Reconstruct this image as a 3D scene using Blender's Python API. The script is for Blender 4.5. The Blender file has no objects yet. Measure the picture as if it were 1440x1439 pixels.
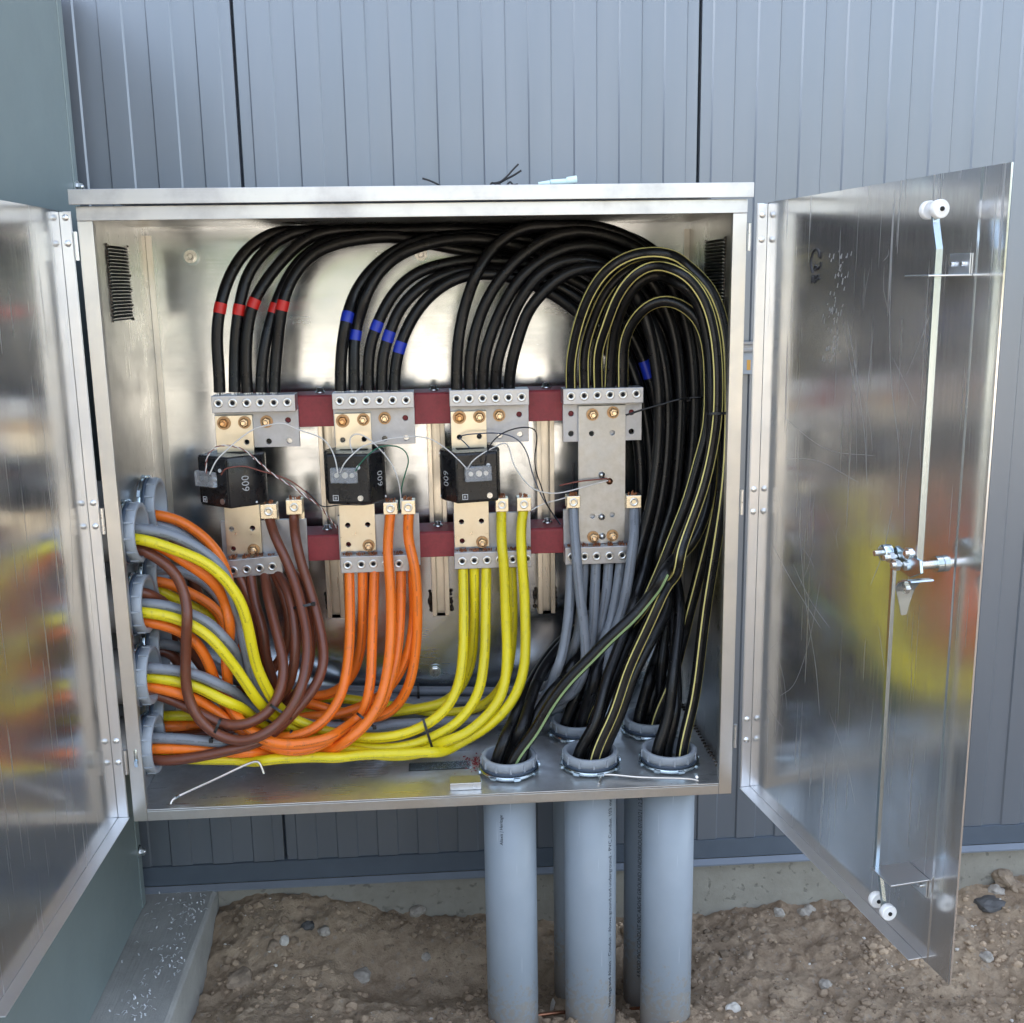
import bpy, math, random
from mathutils import Vector, Matrix, noise
random.seed(7)
S = bpy.context.scene
COL = S.collection
R = math.radians

# ------------------------------------------------------------------ camera
CAM = Vector((0.0265, -2.0524, 1.0451))
YAW, PITCH, ROLL, FPX = .0658, .2065, -.0162, 1522.55
fw = Vector((math.sin(YAW)*math.cos(PITCH), math.cos(YAW)*math.cos(PITCH), -math.sin(PITCH)))
rt0 = Vector((math.cos(YAW), -math.sin(YAW), 0)); up0 = rt0.cross(fw)
rt = math.cos(ROLL)*rt0 + math.sin(ROLL)*up0
up = -math.sin(ROLL)*rt0 + math.cos(ROLL)*up0
cam = bpy.data.cameras.new('camera'); camo = bpy.data.objects.new('camera', cam); COL.objects.link(camo)
m = Matrix((rt, up, -fw)).transposed().to_4x4(); m.translation = CAM
camo.matrix_world = m
cam.sensor_fit = 'HORIZONTAL'; cam.sensor_width = 36; cam.lens = 36*FPX/1440
cam.clip_start = .05; cam.clip_end = 2000
S.camera = camo

# ------------------------------------------------------------------ light
W = bpy.data.worlds.new('World'); S.world = W; W.use_nodes = True
wn = W.node_tree.nodes; sky = wn.new('ShaderNodeTexSky'); sky.sky_type = 'NISHITA'
SUN_EL, SUN_AZ = R(46), R(-58)            # azimuth from +Y (behind the building) towards +X
sky.sun_disc = False; sky.sun_elevation = SUN_EL; sky.sun_rotation = SUN_AZ % (2*math.pi)
sky.air_density = 1.0; sky.dust_density = 2.2; sky.ozone_density = .6
hs = wn.new('ShaderNodeHueSaturation'); hs.inputs['Saturation'].default_value = .68      # thin milky haze: a paler blue all over
W.node_tree.links.new(sky.outputs[0], hs.inputs['Color']); W.node_tree.links.new(hs.outputs[0], wn['Background'].inputs[0]); wn['Background'].inputs[1].default_value = .15
sl = bpy.data.lights.new('sun', 'SUN'); sl.energy = 4.6; sl.angle = R(.5); sl.color = (1, .95, .87)
so = bpy.data.objects.new('sun', sl); COL.objects.link(so)
sv = Vector((math.sin(SUN_AZ)*math.cos(SUN_EL), math.cos(SUN_AZ)*math.cos(SUN_EL), math.sin(SUN_EL)))
so.rotation_euler = sv.to_track_quat('Z', 'Y').to_euler(); so.location = (0, 0, 20)
S.view_settings.view_transform = 'Standard'; S.view_settings.look = 'None'
S.view_settings.gamma = 1; S.view_settings.use_curve_mapping = False
S.view_settings.exposure = 2.52

# ------------------------------------------------------------------ pixel ray -> point on a real plane
def ray(px, py): return fw + (px-720)/FPX*rt - (py-719.5)/FPX*up
def at(px, py, y):
    d = ray(px, py); return CAM + d*((y-CAM.y)/d.y)
def atz(px, py, z):
    d = ray(px, py); return CAM + d*((z-CAM.z)/d.z)
def rect(x0, y0, x1, y1, y):
    a, b = at(x0, (y0+y1)/2, y), at(x1, (y0+y1)/2, y); c, d = at((x0+x1)/2, y0, y), at((x0+x1)/2, y1, y)
    return a.x, b.x, d.z, c.z                  # x0, x1, z0, z1

# ------------------------------------------------------------------ materials
def mat(name, base, rough=.5, metal=0, spec=.5):
    M = bpy.data.materials.new(name); M.use_nodes = True
    b = M.node_tree.nodes['Principled BSDF']
    b.inputs['Base Color'].default_value = (*base, 1); b.inputs['Roughness'].default_value = rough
    b.inputs['Metallic'].default_value = metal; b.inputs['Specular IOR Level'].default_value = spec
    return M
class NT:
    def __init__(s, M): s.t = M.node_tree; s.b = s.t.nodes['Principled BSDF']
    def n(s, typ, **kw):
        x = s.t.nodes.new(typ)
        for k, v in kw.items():
            if k in x.inputs: x.inputs[k].default_value = v
            else: setattr(x, k, v)
        return x
    def l(s, a, b): s.t.links.new(a, b)
    def coord(s, scale=(1, 1, 1), rot=(0, 0, 0), out='Object'):
        tc = s.n('ShaderNodeTexCoord'); mp = s.n('ShaderNodeMapping'); s.l(tc.outputs[out], mp.inputs[0])
        mp.inputs['Scale'].default_value = scale; mp.inputs['Rotation'].default_value = rot
        return mp.outputs[0]
    def noise(s, vec, scale, detail=4, rough=.55, dist=0):
        x = s.n('ShaderNodeTexNoise'); s.l(vec, x.inputs['Vector'])
        x.inputs['Scale'].default_value = scale; x.inputs['Detail'].default_value = detail
        x.inputs['Roughness'].default_value = rough; x.inputs['Distortion'].default_value = dist
        return x.outputs['Fac']
    def ramp(s, fac, stops):
        x = s.n('ShaderNodeValToRGB'); s.l(fac, x.inputs[0]); e = x.color_ramp.elements
        while len(e) < len(stops): e.new(.5)
        for i, (p, c) in enumerate(stops):
            e[i].position = p; e[i].color = (c, c, c, 1) if isinstance(c, (int, float)) else (*c, 1)
        return x.outputs[0]
    def rng(s, v, a, b, c, d):
        x = s.n('ShaderNodeMapRange'); s.l(v, x.inputs[0])
        for i, q in enumerate((a, b, c, d)): x.inputs[i+1].default_value = q
        return x.outputs[0]
    def math(s, op, a, b):
        x = s.n('ShaderNodeMath'); x.operation = op
        for i, q in enumerate((a, b)):
            if isinstance(q, (int, float)): x.inputs[i].default_value = q
            else: s.l(q, x.inputs[i])
        return x.outputs[0]
    def mix(s, fac, a, b):
        x = s.n('ShaderNodeMix', data_type='RGBA')
        if isinstance(fac, (int, float)): x.inputs[0].default_value = fac
        else: s.l(fac, x.inputs[0])
        for i, q in ((6, a), (7, b)):
            if isinstance(q, tuple): x.inputs[i].default_value = (*q, 1)
            else: s.l(q, x.inputs[i])
        return x.outputs[2]
    def bump(s, h, strength=.2, dist=.01, prev=None):
        x = s.n('ShaderNodeBump'); s.l(h, x.inputs['Height']); x.inputs['Strength'].default_value = strength
        x.inputs['Distance'].default_value = dist
        if prev is not None: s.l(prev, x.inputs['Normal'])
        return x.outputs[0]
    def set(s, k, v): s.l(v, s.b.inputs[k])

def alu(name, base=(.80, .80, .79), rough=.24, axis=2, wav=.05, scratch=.0, spread=.08, dirt=.0):
    M = mat(name, base, rough, 1); t = NT(M)
    sc = [90, 90, 90]; sc[axis] = 2.0
    c = t.coord(tuple(sc)); f = t.noise(c, 3, 3)
    big = t.noise(t.coord(), 3.2, 3)
    r = t.math('ADD', t.rng(f, .3, .7, rough-spread*.5, rough+spread*.5), t.rng(big, .35, .7, -.03, .07))
    col = t.mix(t.rng(big, .3, .7, 0, 1), tuple(base), tuple(x*.86 for x in base))
    if scratch > 0:
        tot = None
        for k, (ang, s2) in enumerate(((.35, 5), (-.5, 6), (1.2, 4), (-.12, 7))):
            rot = (ang, 0, .3*k) if axis == 2 else (0, ang, .2*k)
            v = t.coord((42, 42, .9), rot); q = t.noise(v, s2*.5, 2, .5, .12)
            q = t.ramp(q, ((.70, 0), (.72, 1)))
            tot = q if tot is None else t.math('MAXIMUM', tot, q)
        r = t.math('ADD', r, t.math('MULTIPLY', tot, scratch))
    if dirt > 0:
        d = t.ramp(t.noise(t.coord(), 9, 6, .65), ((.45, 0), (.7, 1)))
        r = t.math('ADD', r, t.math('MULTIPLY', d, dirt*.5))
        col = t.mix(t.math('MULTIPLY', d, dirt), col, (.30, .27, .24))
    t.set('Roughness', r); t.set('Base Color', col)
    h = t.bump(big, wav, .02); h = t.bump(f, .004, .0006, h); t.set('Normal', h)
    return M
def haze_metal(k, v): MT[k].node_tree.nodes['Principled BSDF'].inputs['Metallic'].default_value = v
def dusty(name, base, rough=.5, var=.15, scale=30, bump=.1, metal=0, spec=.5, bd=.002):
    M = mat(name, base, rough, metal, spec); t = NT(M); c = t.coord()
    f = t.noise(c, scale, 5, .6); g = t.noise(c, scale*.15, 3)
    k = t.math('MULTIPLY', t.rng(f, .3, .7, 1-var, 1+var), t.rng(g, .3, .7, 1-var*.7, 1+var*.7))
    x = t.n('ShaderNodeVectorMath', operation='SCALE'); x.inputs[0].default_value = base; t.l(k, x.inputs['Scale'])
    t.set('Base Color', x.outputs[0]); t.set('Normal', t.bump(f, bump, bd)); t.set('Roughness', t.rng(f, .3, .7, rough-.06, rough+.08))
    return M
def cable_mat(name, base, rough, prt=(.03, .03, .03), pa=.85, wear=.12, spec=.5):
    M = mat(name, base, rough, 0, spec); t = NT(M)
    tc = t.n('ShaderNodeTexCoord'); sp = t.n('ShaderNodeSeparateXYZ'); t.l(tc.outputs['UV'], sp.inputs[0])
    u, v = sp.outputs[0], sp.outputs[1]
    band = t.math('ADD', t.math('MULTIPLY', t.math('GREATER_THAN', v, .045), t.math('LESS_THAN', v, .095)), t.math('MULTIPLY', t.math('GREATER_THAN', v, .55), t.math('LESS_THAN', v, .60)))
    cb = t.n('ShaderNodeCombineXYZ'); t.l(t.math('MULTIPLY', u, 800), cb.inputs[0]); t.l(t.math('MULTIPLY', v, 130), cb.inputs[1])
    g = t.math('GREATER_THAN', t.noise(cb.outputs[0], 1.0, 1), .53)
    cw = t.n('ShaderNodeCombineXYZ'); t.l(t.math('MULTIPLY', u, 14), cw.inputs[0])
    words = t.math('GREATER_THAN', t.noise(cw.outputs[0], 1.0, 2), .45)
    k = t.math('MULTIPLY', t.math('MULTIPLY', band, g), t.math('MULTIPLY', words, pa))
    n = t.noise(t.coord(), 35, 5, .65); n2 = t.noise(t.coord(), 5, 3)
    sm = t.ramp(t.noise(t.coord((1, 1, .6)), 60, 6, .7), ((.56, 0), (.70, 1)))
    c = t.mix(t.rng(n2, .3, .7, 0, 1), tuple(x*(1-wear) for x in base), tuple(min(1, x*(1+wear*.6)) for x in base))
    c = t.mix(t.math('MULTIPLY', sm, .32 if max(base) > .02 else .10), c, (.10, .08, .06))
    t.set('Base Color', t.mix(k, c, prt)); t.set('Roughness', t.rng(n, .3, .7, rough-.05, rough+.1))
    t.set('Normal', t.bump(n, .06, .001))
    return M

MT = {
 'alu_back': alu('brushed aluminium back', (.61, .655, .705), .17, 0, .10, .0, .05, .16),
 'alu_side': alu('brushed aluminium side', (.68, .675, .645), .28, 2, .06, .0, .08, .2),
 'alu_floor': alu('brushed aluminium floor', (.88, .88, .87), .31, 0, .05, .10, .14, .4),
 'alu_frame': alu('brushed aluminium frame', (.74, .73, .70), .36, 2, .02, .0, .10, .12),
 'alu_rail': alu('brushed aluminium rail', (.68, .675, .66), .38, 0, .02, .0, .10, .35),
 'alu_door': alu('mill aluminium door', (.80, .80, .80), .15, 2, .05, .25, .06, .12),
 'scratch': mat('bright scratch', (.62, .62, .62), .5, .6), 'shaving': mat('aluminium shaving', (.80, .80, .80), .4, .3),
 'guide': mat('satin zinc plate', (.74, .77, .80), .36, 1),
 'alu_flange': alu('aluminium flange', (.90, .90, .90), .40, 2, .02, .0, .1, .05),
 'zinc': alu('bright zinc', (.58, .67, .71), .22, 2, .02, 0, .06),
 'lug': dusty('tin plated lug', (.50, .50, .51), .42, .10, 60, .06, .85),
 'plate': dusty('tin plated plate', (.46, .46, .475), .45, .12, 40, .06, .85),
 'bus': dusty('plated bus bar', (.72, .65, .52), .33, .06, 30, .015, 1),
 'bus_grey': dusty('dull neutral bar', (.48, .475, .46), .40, .14, 60, .06, .92),
 'mech': dusty('plated mechanical lug', (.82, .74, .58), .28, .08, 60, .05, 1),
 'screw': dusty('steel screw', (.78, .78, .76), .3, .1, 90, .05, 1),
 'bronze': dusty('bronze nut', (.72, .42, .20), .32, .12, 90, .05, 1),
 'brass': dusty('pale brass nut', (.80, .62, .42), .28, .12, 90, .05, 1), 'washer': dusty('tarnished washer', (.42, .27, .15), .42, .2, 90, .05, 1),
 'copper': dusty('copper strand', (.36, .16, .09), .4, .2, 90, .1, 1),
 'strand': dusty('bare aluminium strand', (.8, .8, .8), .35, .1, 90, .1, 1),
 'dark': mat('dark hole', (.008, .008, .008), .8),
 'red': dusty('red fibreglass', (.27, .035, .04), .55, .14, 120, .12),
 'strut': alu('strut metal', (.76, .71, .63), .32, 2, .02, 0, .1, .2),
 'burn': dusty('burnt weld', (.085, .07, .055), .5, .5, 60, .8, .6),
 'ct': dusty('black moulded plastic', (.012, .012, .013), .28, .2, 50, .03),
 'white_ink': mat('white ink', (.75, .75, .75), .6),
 'black_ink': mat('black ink', (.012, .012, .014), .5),
 'pvc': dusty('grey pvc', (.33, .38, .43), .38, .05, 18, .03),
 'pvc_fit': dusty('grey pvc fitting', (.33, .36, .39), .40, .07, 25, .04),
 'gasket': mat('dark gasket', (.05, .07, .10), .5),
 'tie': mat('black nylon', (.010, .010, .011), .38),
 'black': cable_mat('black cable jacket', (.006, .006, .0065), .30, (.10, .10, .10), .5, .1, .32),
 'stripe': mat('yellow stripe', (.74, .64, .22), .45),
 'stripe_green': mat('green yellow stripe', (.30, .42, .19), .45),
 'orange': cable_mat('orange cable jacket', (.95, .20, .014), .36),
 'yellow': cable_mat('yellow cable jacket', (.80, .66, .012), .34),
 'brown': cable_mat('brown cable jacket', (.17, .050, .024), .33),
 'gray': cable_mat('grey cable jacket', (.235, .255, .285), .36),
 'tape_red': mat('red tape', (.62, .02, .015), .4), 'tape_blue': mat('blue tape', (.012, .035, .42), .35),
 'wire_white': mat('white wire', (.72, .70, .66), .45), 'wire_brown': mat('brown wire', (.22, .06, .04), .45),
 'wire_green': mat('green wire', (.01, .13, .07), .4), 'wire_black': mat('black wire', (.015, .016, .02), .4),
 'wire_blue': mat('slate wire', (.07, .09, .13), .4),
 'roller': mat('white nylon', (.80, .80, .78), .4),
 'green': dusty('green enclosure paint', (.215, .258, .25), .42, .05, 40, .03),
 'teal_plastic': mat('pale plastic tube', (.62, .78, .74), .35),
 'label_yellow': mat('yellow label', (.65, .33, .06), .5),
 'lime': mat('lime marking paint', (.10, .42, .04), .7),
}
haze_metal('alu_door', .93); haze_metal('alu_floor', .92)
def clear_mat():
    M = mat('clear plastic', (.80, .82, .84), .12); b = M.node_tree.nodes['Principled BSDF']
    b.inputs['Transmission Weight'].default_value = .75; b.inputs['IOR'].default_value = 1.35; return M
MT['clear'] = clear_mat()

def siding_mat():
    M = mat('blue grey siding paint', (.30, .325, .355), .36, .45); t = NT(M)
    f = t.noise(t.coord((1, 1, .12)), 6, 4); g = t.noise(t.coord(), 260, 2)
    st = t.ramp(t.noise(t.coord((9, 9, .35)), 2.2, 5, .6), ((.5, 0), (.75, 1)))
    c_ = t.mix(t.rng(f, .3, .7, 0, 1), (.200, .220, .246), (.226, .246, .274))
    t.set('Base Color', t.mix(t.math('MULTIPLY', st, .25), c_, (.236, .243, .252)))
    t.set('Normal', t.bump(g, .03, .0006)); t.set('Roughness', t.rng(f, .3, .7, .30, .37)); return M
MT['siding'] = siding_mat()
MT['flashing'] = dusty('dark flashing', (.10, .12, .145), .40, .05, 20, .02)
MT['flash_lip'] = dusty('flashing lip', (.20, .22, .25), .4, .05, 20, .02)
def conc(name, a, b, fine=70, pits=1):
    M = mat(name, a, .85); t = NT(M); c = t.coord(); f = t.noise(c, 6, 8, .7); g = t.noise(c, fine, 6, .7)
    pit = t.ramp(t.noise(c, 45, 3, .5), ((.30, 0), (.40, 1)) if pits else ((.0, .9), (1, 1)))
    col = t.mix(t.rng(f, .3, .7, 0, 1), a, b); col = t.mix(t.math('MULTIPLY', t.math('SUBTRACT', 1.0, pit), .5), col, tuple(x*.4 for x in a))
    t.set('Base Color', col); t.set('Normal', t.bump(pit, .4, .004, t.bump(g, .5, .003))); return M
def pvc_mat():
    M = mat('grey pvc', (.33, .375, .42), .38); t = NT(M); c = t.coord(); g = t.noise(c, 12, 4)
    tc = t.n('ShaderNodeTexCoord'); sp = t.n('ShaderNodeSeparateXYZ'); t.l(tc.outputs['Object'], sp.inputs[0])
    low = t.rng(sp.outputs[2], .16, .46, .30, -.12); mud = t.ramp(t.math('ADD', t.noise(c, 70, 7, .75), low), ((.66, 0), (.74, 1)))
    sc = t.ramp(t.noise(t.coord((60, 60, 2.2), (.05, .04, 0)), 2.2, 2, .5, .1), ((.70, 0), (.72, 1)))
    col = t.mix(t.rng(g, .3, .7, 0, 1), (.315, .36, .405), (.345, .39, .435)); col = t.mix(t.math('MULTIPLY', sc, .5), col, (.62, .65, .68)); col = t.mix(t.math('MULTIPLY', mud, .6), col, (.40, .33, .25))
    t.set('Base Color', col); t.set('Roughness', t.math('ADD', t.rng(g, .3, .7, .34, .44), t.math('MULTIPLY', mud, .4))); return M
MT['pvc'] = pvc_mat()
MT['foundation'] = conc('foundation concrete', (.25, .225, .18), (.36, .33, .27))
MT['pad'] = conc('pad concrete', (.30, .29, .26), (.45, .435, .395), 130, 0)
def broom(M):
    t = NT(M); l = t.b.inputs['Normal'].links[0]; prev = l.from_socket
    t.set('Normal', t.bump(t.noise(t.coord((160, 5, 5), (0, 0, .05)), 1.0, 3), .5, .003, prev))
broom(MT['pad'])
def dirt_mat():
    M = mat('brown dirt', (.18, .13, .09), .95, 0, .2); t = NT(M); c = t.coord()
    f = t.noise(c, 3.5, 10, .7); g = t.noise(c, 38, 8, .75); h = t.noise(c, 170, 4, .7)
    w_ = t.noise(c, 1.3, 3, .5)
    col = t.mix(t.rng(f, .35, .65, 0, 1), (.27, .18, .108), (.66, .495, .33)); col = t.mix(t.rng(w_, .40, .58, .6, 0), col, (.16, .10, .06))
    col = t.mix(t.rng(g, .3, .75, 0, 1), t.mix(.4, col, (.12, .075, .045)), t.mix(.45, col, (.60, .46, .32)))
    v = t.n('ShaderNodeTexVoronoi'); t.l(c, v.inputs['Vector']); v.inputs['Scale'].default_value = 130
    gr = t.ramp(v.outputs['Color'], ((.80, 0), (.9, 1)))
    col = t.mix(t.math('MULTIPLY', gr, .35), col, (.36, .33, .29))
    t.set('Base Color', col)
    t.set('Normal', t.bump(h, .5, .003, t.bump(g, .9, .012))); return M
MT['dirt'] = dirt_mat()
MT['stone'] = dusty('grey stone', (.36, .315, .26), .8, .25, 60, .5)
MT['stone_dark'] = dusty('dark stone', (.085, .08, .075), .6, .25, 60, .3)
MT['stone_brown'] = dusty('brown clod', (.30, .225, .155), .95, .25, 60, .8)
MT['clod'] = dusty('dirt clod', (.29, .21, .138), .95, .45, 9, .8)
MT['stone_white'] = dusty('pale stone', (.58, .53, .45), .7, .15, 60, .4)
MT['sand'] = dusty('pale dry sand', (.36, .31, .245), .95, .18, 2, .2, 0, .2)
MT['leaf'] = dusty('far foliage', (.075, .105, .03), .8, .5, 3, .3)

# ------------------------------------------------------------------ object helpers
def tag(o, label=None, cat=None, group=None, kind=None):
    if label: o['label'] = label
    if cat: o['category'] = cat
    if group: o['group'] = group
    if kind: o['kind'] = kind
    return o
def thing(name, loc, label, cat, group=None, kind=None):
    o = bpy.data.objects.new(name, None); COL.objects.link(o); o.location = loc; o.empty_display_size = .05
    return tag(o, label, cat, group, kind)
def wloc(o):
    v = Vector((0, 0, 0))
    while o is not None: v = v + o.location; o = o.parent
    return v
def link(name, me, parent=None, loc=(0, 0, 0)):
    o = bpy.data.objects.new(name, me); COL.objects.link(o)
    if parent is not None: o.parent = parent
    o.location = loc
    return o
def frame_of(a):
    a = a.normalized(); h = Vector((0, 0, 1)) if abs(a.z) < .9 else Vector((1, 0, 0))
    u = a.cross(h).normalized(); return u, a.cross(u).normalized()
class MB:
    def __init__(s): s.v = []; s.f = []; s.sm = []; s.uv = {}
    def add(s, vs, fs, smooth=False):
        b = len(s.v); s.v += [Vector(x) for x in vs]
        for f in fs: s.f.append(tuple(b+i for i in f)); s.sm.append(smooth)
    def box(s, x0, x1, y0, y1, z0, z1, M=None):
        vs = [Vector((x, y, z)) for z in (z0, z1) for y in (y0, y1) for x in (x0, x1)]
        if M is not None: vs = [M @ v for v in vs]
        s.add(vs, [(0, 2, 3, 1), (4, 5, 7, 6), (0, 1, 5, 4), (2, 6, 7, 3), (0, 4, 6, 2), (1, 3, 7, 5)]); return s
    def prism(s, poly, axis, a, b, M=None):
        n = len(poly)
        def P(p, h):
            q = {0: (h, p[0], p[1]), 1: (p[0], h, p[1]), 2: (p[0], p[1], h)}[axis]; q = Vector(q); return M @ q if M is not None else q
        vs = [P(p, a) for p in poly]+[P(p, b) for p in poly]
        s.add(vs, [tuple(range(n)), tuple(range(2*n-1, n-1, -1))]+[(i, i+n, (i+1) % n+n, (i+1) % n) for i in range(n)]); return s
    def cyl(s, p0, p1, r0, r1=None, n=16, smooth=True, cap=True):
        p0, p1 = Vector(p0), Vector(p1); r1 = r0 if r1 is None else r1; u, w = frame_of(p1-p0)
        vs = [p+(math.cos(2*math.pi*i/n)*u+math.sin(2*math.pi*i/n)*w)*r for p, r in ((p0, r0), (p1, r1)) for i in range(n)]
        s.add(vs, [(i, (i+1) % n, (i+1) % n+n, i+n) for i in range(n)], smooth)
        if cap: s.add(vs, [tuple(range(n-1, -1, -1)), tuple(range(n, 2*n))])
        return s
    def lathe(s, c, axis, prof, n=28, smooth=True, closed=False):
        c = Vector(c); a = Vector(axis).normalized(); u, w = frame_of(a); k = len(prof)
        vs = [c+a*h+(math.cos(2*math.pi*i/n)*u+math.sin(2*math.pi*i/n)*w)*r for i in range(n) for r, h in prof]
        fs = [(i*k+j, ((i+1) % n)*k+j, ((i+1) % n)*k+(j+1) % k, i*k+(j+1) % k) for i in range(n) for j in range(k if closed else k-1)]
        s.add(vs, fs, smooth); return s
    def tube(s, pts, r, n=10, cap=True, squash=None, front=False):
        T = tangents(pts); N = normals_front(pts, T) if front else normals(pts, T); L = 0; k = len(pts); b = len(s.v); vs = []; us = []
        for i, p in enumerate(pts):
            if i: L += (pts[i]-pts[i-1]).length
            B = T[i].cross(N[i]); us.append(L)
            for j in range(n):
                a = 2*math.pi*j/n
                vs.append(p+(math.cos(a)*N[i]+math.sin(a)*B*(squash or 1))*r)
        f0 = len(s.f)
        fs = [(i*n+j, i*n+(j+1) % n, (i+1)*n+(j+1) % n, (i+1)*n+j) for i in range(k-1) for j in range(n)]
        s.add(vs, fs, True)
        for q in range(len(fs)):
            i, j = divmod(q, n); s.uv[f0+q] = ((us[i], j/n), (us[i], (j+1)/n), (us[i+1], (j+1)/n), (us[i+1], j/n))
        if cap: s.add(vs, [tuple(range(n-1, -1, -1)), tuple(range((k-1)*n, k*n))])
        return s
    def mesh(s, name, off=None):
        me = bpy.data.meshes.new(name); off = Vector(off) if off is not None else Vector((0, 0, 0))
        me.from_pydata([tuple(v-off) for v in s.v], [], s.f); me.polygons.foreach_set('use_smooth', s.sm)
        if s.uv:
            ul = me.uv_layers.new(name='UVMap')
            for i, p in enumerate(me.polygons):
                if i in s.uv:
                    for k, li in enumerate(p.loop_indices): ul.data[li].uv = s.uv[i][k]
        me.update(); return me
    def build(s, name, m, parent=None, bevel=0, origin=None, norm=True):
        base = wloc(parent) if parent is not None else (Vector(origin) if origin is not None else Vector((0, 0, 0)))
        me = s.mesh(name, base); me.materials.append(MT[m] if isinstance(m, str) else m)
        o = link(name, me, parent, (0, 0, 0) if parent is not None else base)
        if bevel:
            bv = o.modifiers.new('bevel', 'BEVEL'); bv.width = bevel; bv.segments = 2; bv.limit_method = 'ANGLE'; bv.angle_limit = R(40)
        return o
def tangents(p):
    n = len(p); return [(p[min(i+1, n-1)]-p[max(i-1, 0)]).normalized() for i in range(n)]
def normals(p, T):
    N = [frame_of(T[0])[0]]
    for i in range(1, len(p)):
        v = N[-1]-T[i]*N[-1].dot(T[i]); N.append(v.normalized() if v.length > 1e-6 else frame_of(T[i])[0])
    return N
def normals_front(p, T):
    m_ = len(p)//2; f = Vector((.25, -1, .15)); n0 = f-T[m_]*f.dot(T[m_]); n0 = n0.normalized() if n0.length > .1 else frame_of(T[m_])[0]; N = [None]*len(p); N[m_] = n0
    for rng_, st in ((range(m_+1, len(p)), -1), (range(m_-1, -1, -1), 1)):
        for i in rng_: v = N[i+st]-T[i]*N[i+st].dot(T[i]); N[i] = v.normalized()
    return N
def spline(P, step=.010):
    P = [Vector(p) for p in P]; Q = [P[0]*2-P[1]]+P+[P[-1]*2-P[-2]]; out = []
    for i in range(1, len(Q)-2):
        p0, p1, p2, p3 = Q[i-1:i+3]; t0 = 0; a = .5
        t1 = t0+max((p1-p0).length, 1e-5)**a; t2 = t1+max((p2-p1).length, 1e-5)**a; t3 = t2+max((p3-p2).length, 1e-5)**a
        k = max(2, int((p2-p1).length/step))
        for j in range(k):
            t = t1+(t2-t1)*j/k
            A1 = p0*((t1-t)/(t1-t0))+p1*((t-t0)/(t1-t0)); A2 = p1*((t2-t)/(t2-t1))+p2*((t-t1)/(t2-t1)); A3 = p2*((t3-t)/(t3-t2))+p3*((t-t2)/(t3-t2))
            B1 = A1*((t2-t)/(t2-t0))+A2*((t-t0)/(t2-t0)); B2 = A2*((t3-t)/(t3-t1))+A3*((t-t1)/(t3-t1))
            out.append(B1*((t2-t)/(t2-t1))+B2*((t-t1)/(t2-t1)))
    out.append(P[-1]); return out
def relax(p, it=3):
    for _ in range(it): p = [p[0]]+[(p[i-1]+p[i]*2+p[i+1])/4 for i in range(1, len(p)-1)]+[p[-1]]
    return p
def inst(name, me, parent, pos, rot=None):
    o = link(name, me, parent, Vector(pos)-wloc(parent))
    if rot is not None: o.rotation_euler = rot
    return o
def plate(name, outline, holes, thick, m, parent, y, bevel=.0006, r=None):
    """flat plate in the XZ plane with real round holes; front face at y"""
    cu = bpy.data.curves.new(name, 'CURVE'); cu.dimensions = '2D'; cu.fill_mode = 'BOTH'; cu.extrude = thick/2-bevel; cu.bevel_depth = bevel
    def loop(pts):
        sp = cu.splines.new('POLY'); sp.points.add(len(pts)-1); sp.use_cyclic_u = True
        for q, (a, b) in zip(sp.points, pts): q.co = (a, b, 0, 1)
    loop(outline)
    for (x, z, rr) in holes: loop([(x+rr*math.cos(2*math.pi*i/18), z+rr*math.sin(2*math.pi*i/18)) for i in range(18)])
    tmp = bpy.data.objects.new('tmp', cu); COL.objects.link(tmp)
    me = bpy.data.meshes.new_from_object(tmp); bpy.data.objects.remove(tmp)
    base = wloc(parent)
    for v in me.vertices: v.co = Vector((v.co.x, y+thick/2-v.co.z, v.co.y))-base
    me.materials.clear(); me.materials.append(MT[m]); me.name = name
    return link(name, me, parent)
def text_mesh(txt, size, extrude=.0002, spacing=1.0):
    cu = bpy.data.curves.new('lettering', 'FONT'); cu.body = txt; cu.size = size; cu.extrude = extrude; cu.align_x = 'CENTER'; cu.align_y = 'CENTER'; cu.space_character = spacing
    cu.resolution_u = 3
    tmp = bpy.data.objects.new('tmp', cu); COL.objects.link(tmp); me = bpy.data.meshes.new_from_object(tmp); bpy.data.objects.remove(tmp); me.materials.clear()
    return me

# ================================================================== SETTING
# ------------------------------------------------------------------ ground
def gh(x, y):
    h = -.612
    e = lambda cx, cy, sx, sy: math.exp(-((x-cx)/sx)**2-((y-cy)/sy)**2)
    h += .135*e(-.45, .54, .24, .30)+.03*e(-.1, .52, .3, .2)+.085*e(1.62, .52, .22, .22)+.032*e(.98, .52, .22, .2)
    h += .085*e(.2, -.16, .75, .22)-.075*e(.40, .27, .24, .11)-.03*e(-.50, .0, .06, .3)+.05*e(-.38, -.05, .2, .25)-.05*e(-.1, .3, .3, .1)
    for cx_, cy_ in ((.153, .104), (.329, .108), (.5, .104), (.322, .28), (.491, .277)):
        dd_ = math.hypot(x-cx_, y-cy_)-.057; h += .014*math.exp(-(dd_/.03)**2)*(1+noise.noise(Vector((x*30, y*30, 4))))
    h += .03*noise.fractal(Vector((x*3.1, y*3.1, .3)), 1.0, 2.0, 4)*(1 if abs(x) < 4 else 1.5)
    if -1.3 < x < 2.4 and -1.5 < y < .6:
        h += .011*noise.fractal(Vector((x*16, y*16, 2.3)), .8, 2.1, 4)
        c = noise.noise(Vector((x*26, y*26, 7.7))); h += .014*max(0, c-.1)
        c = noise.noise(Vector((x*55, y*55, 3.7))); h += .012*max(0, c-.02)+.006*noise.noise(Vector((x*90, y*90, 1)))
    return h
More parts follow.
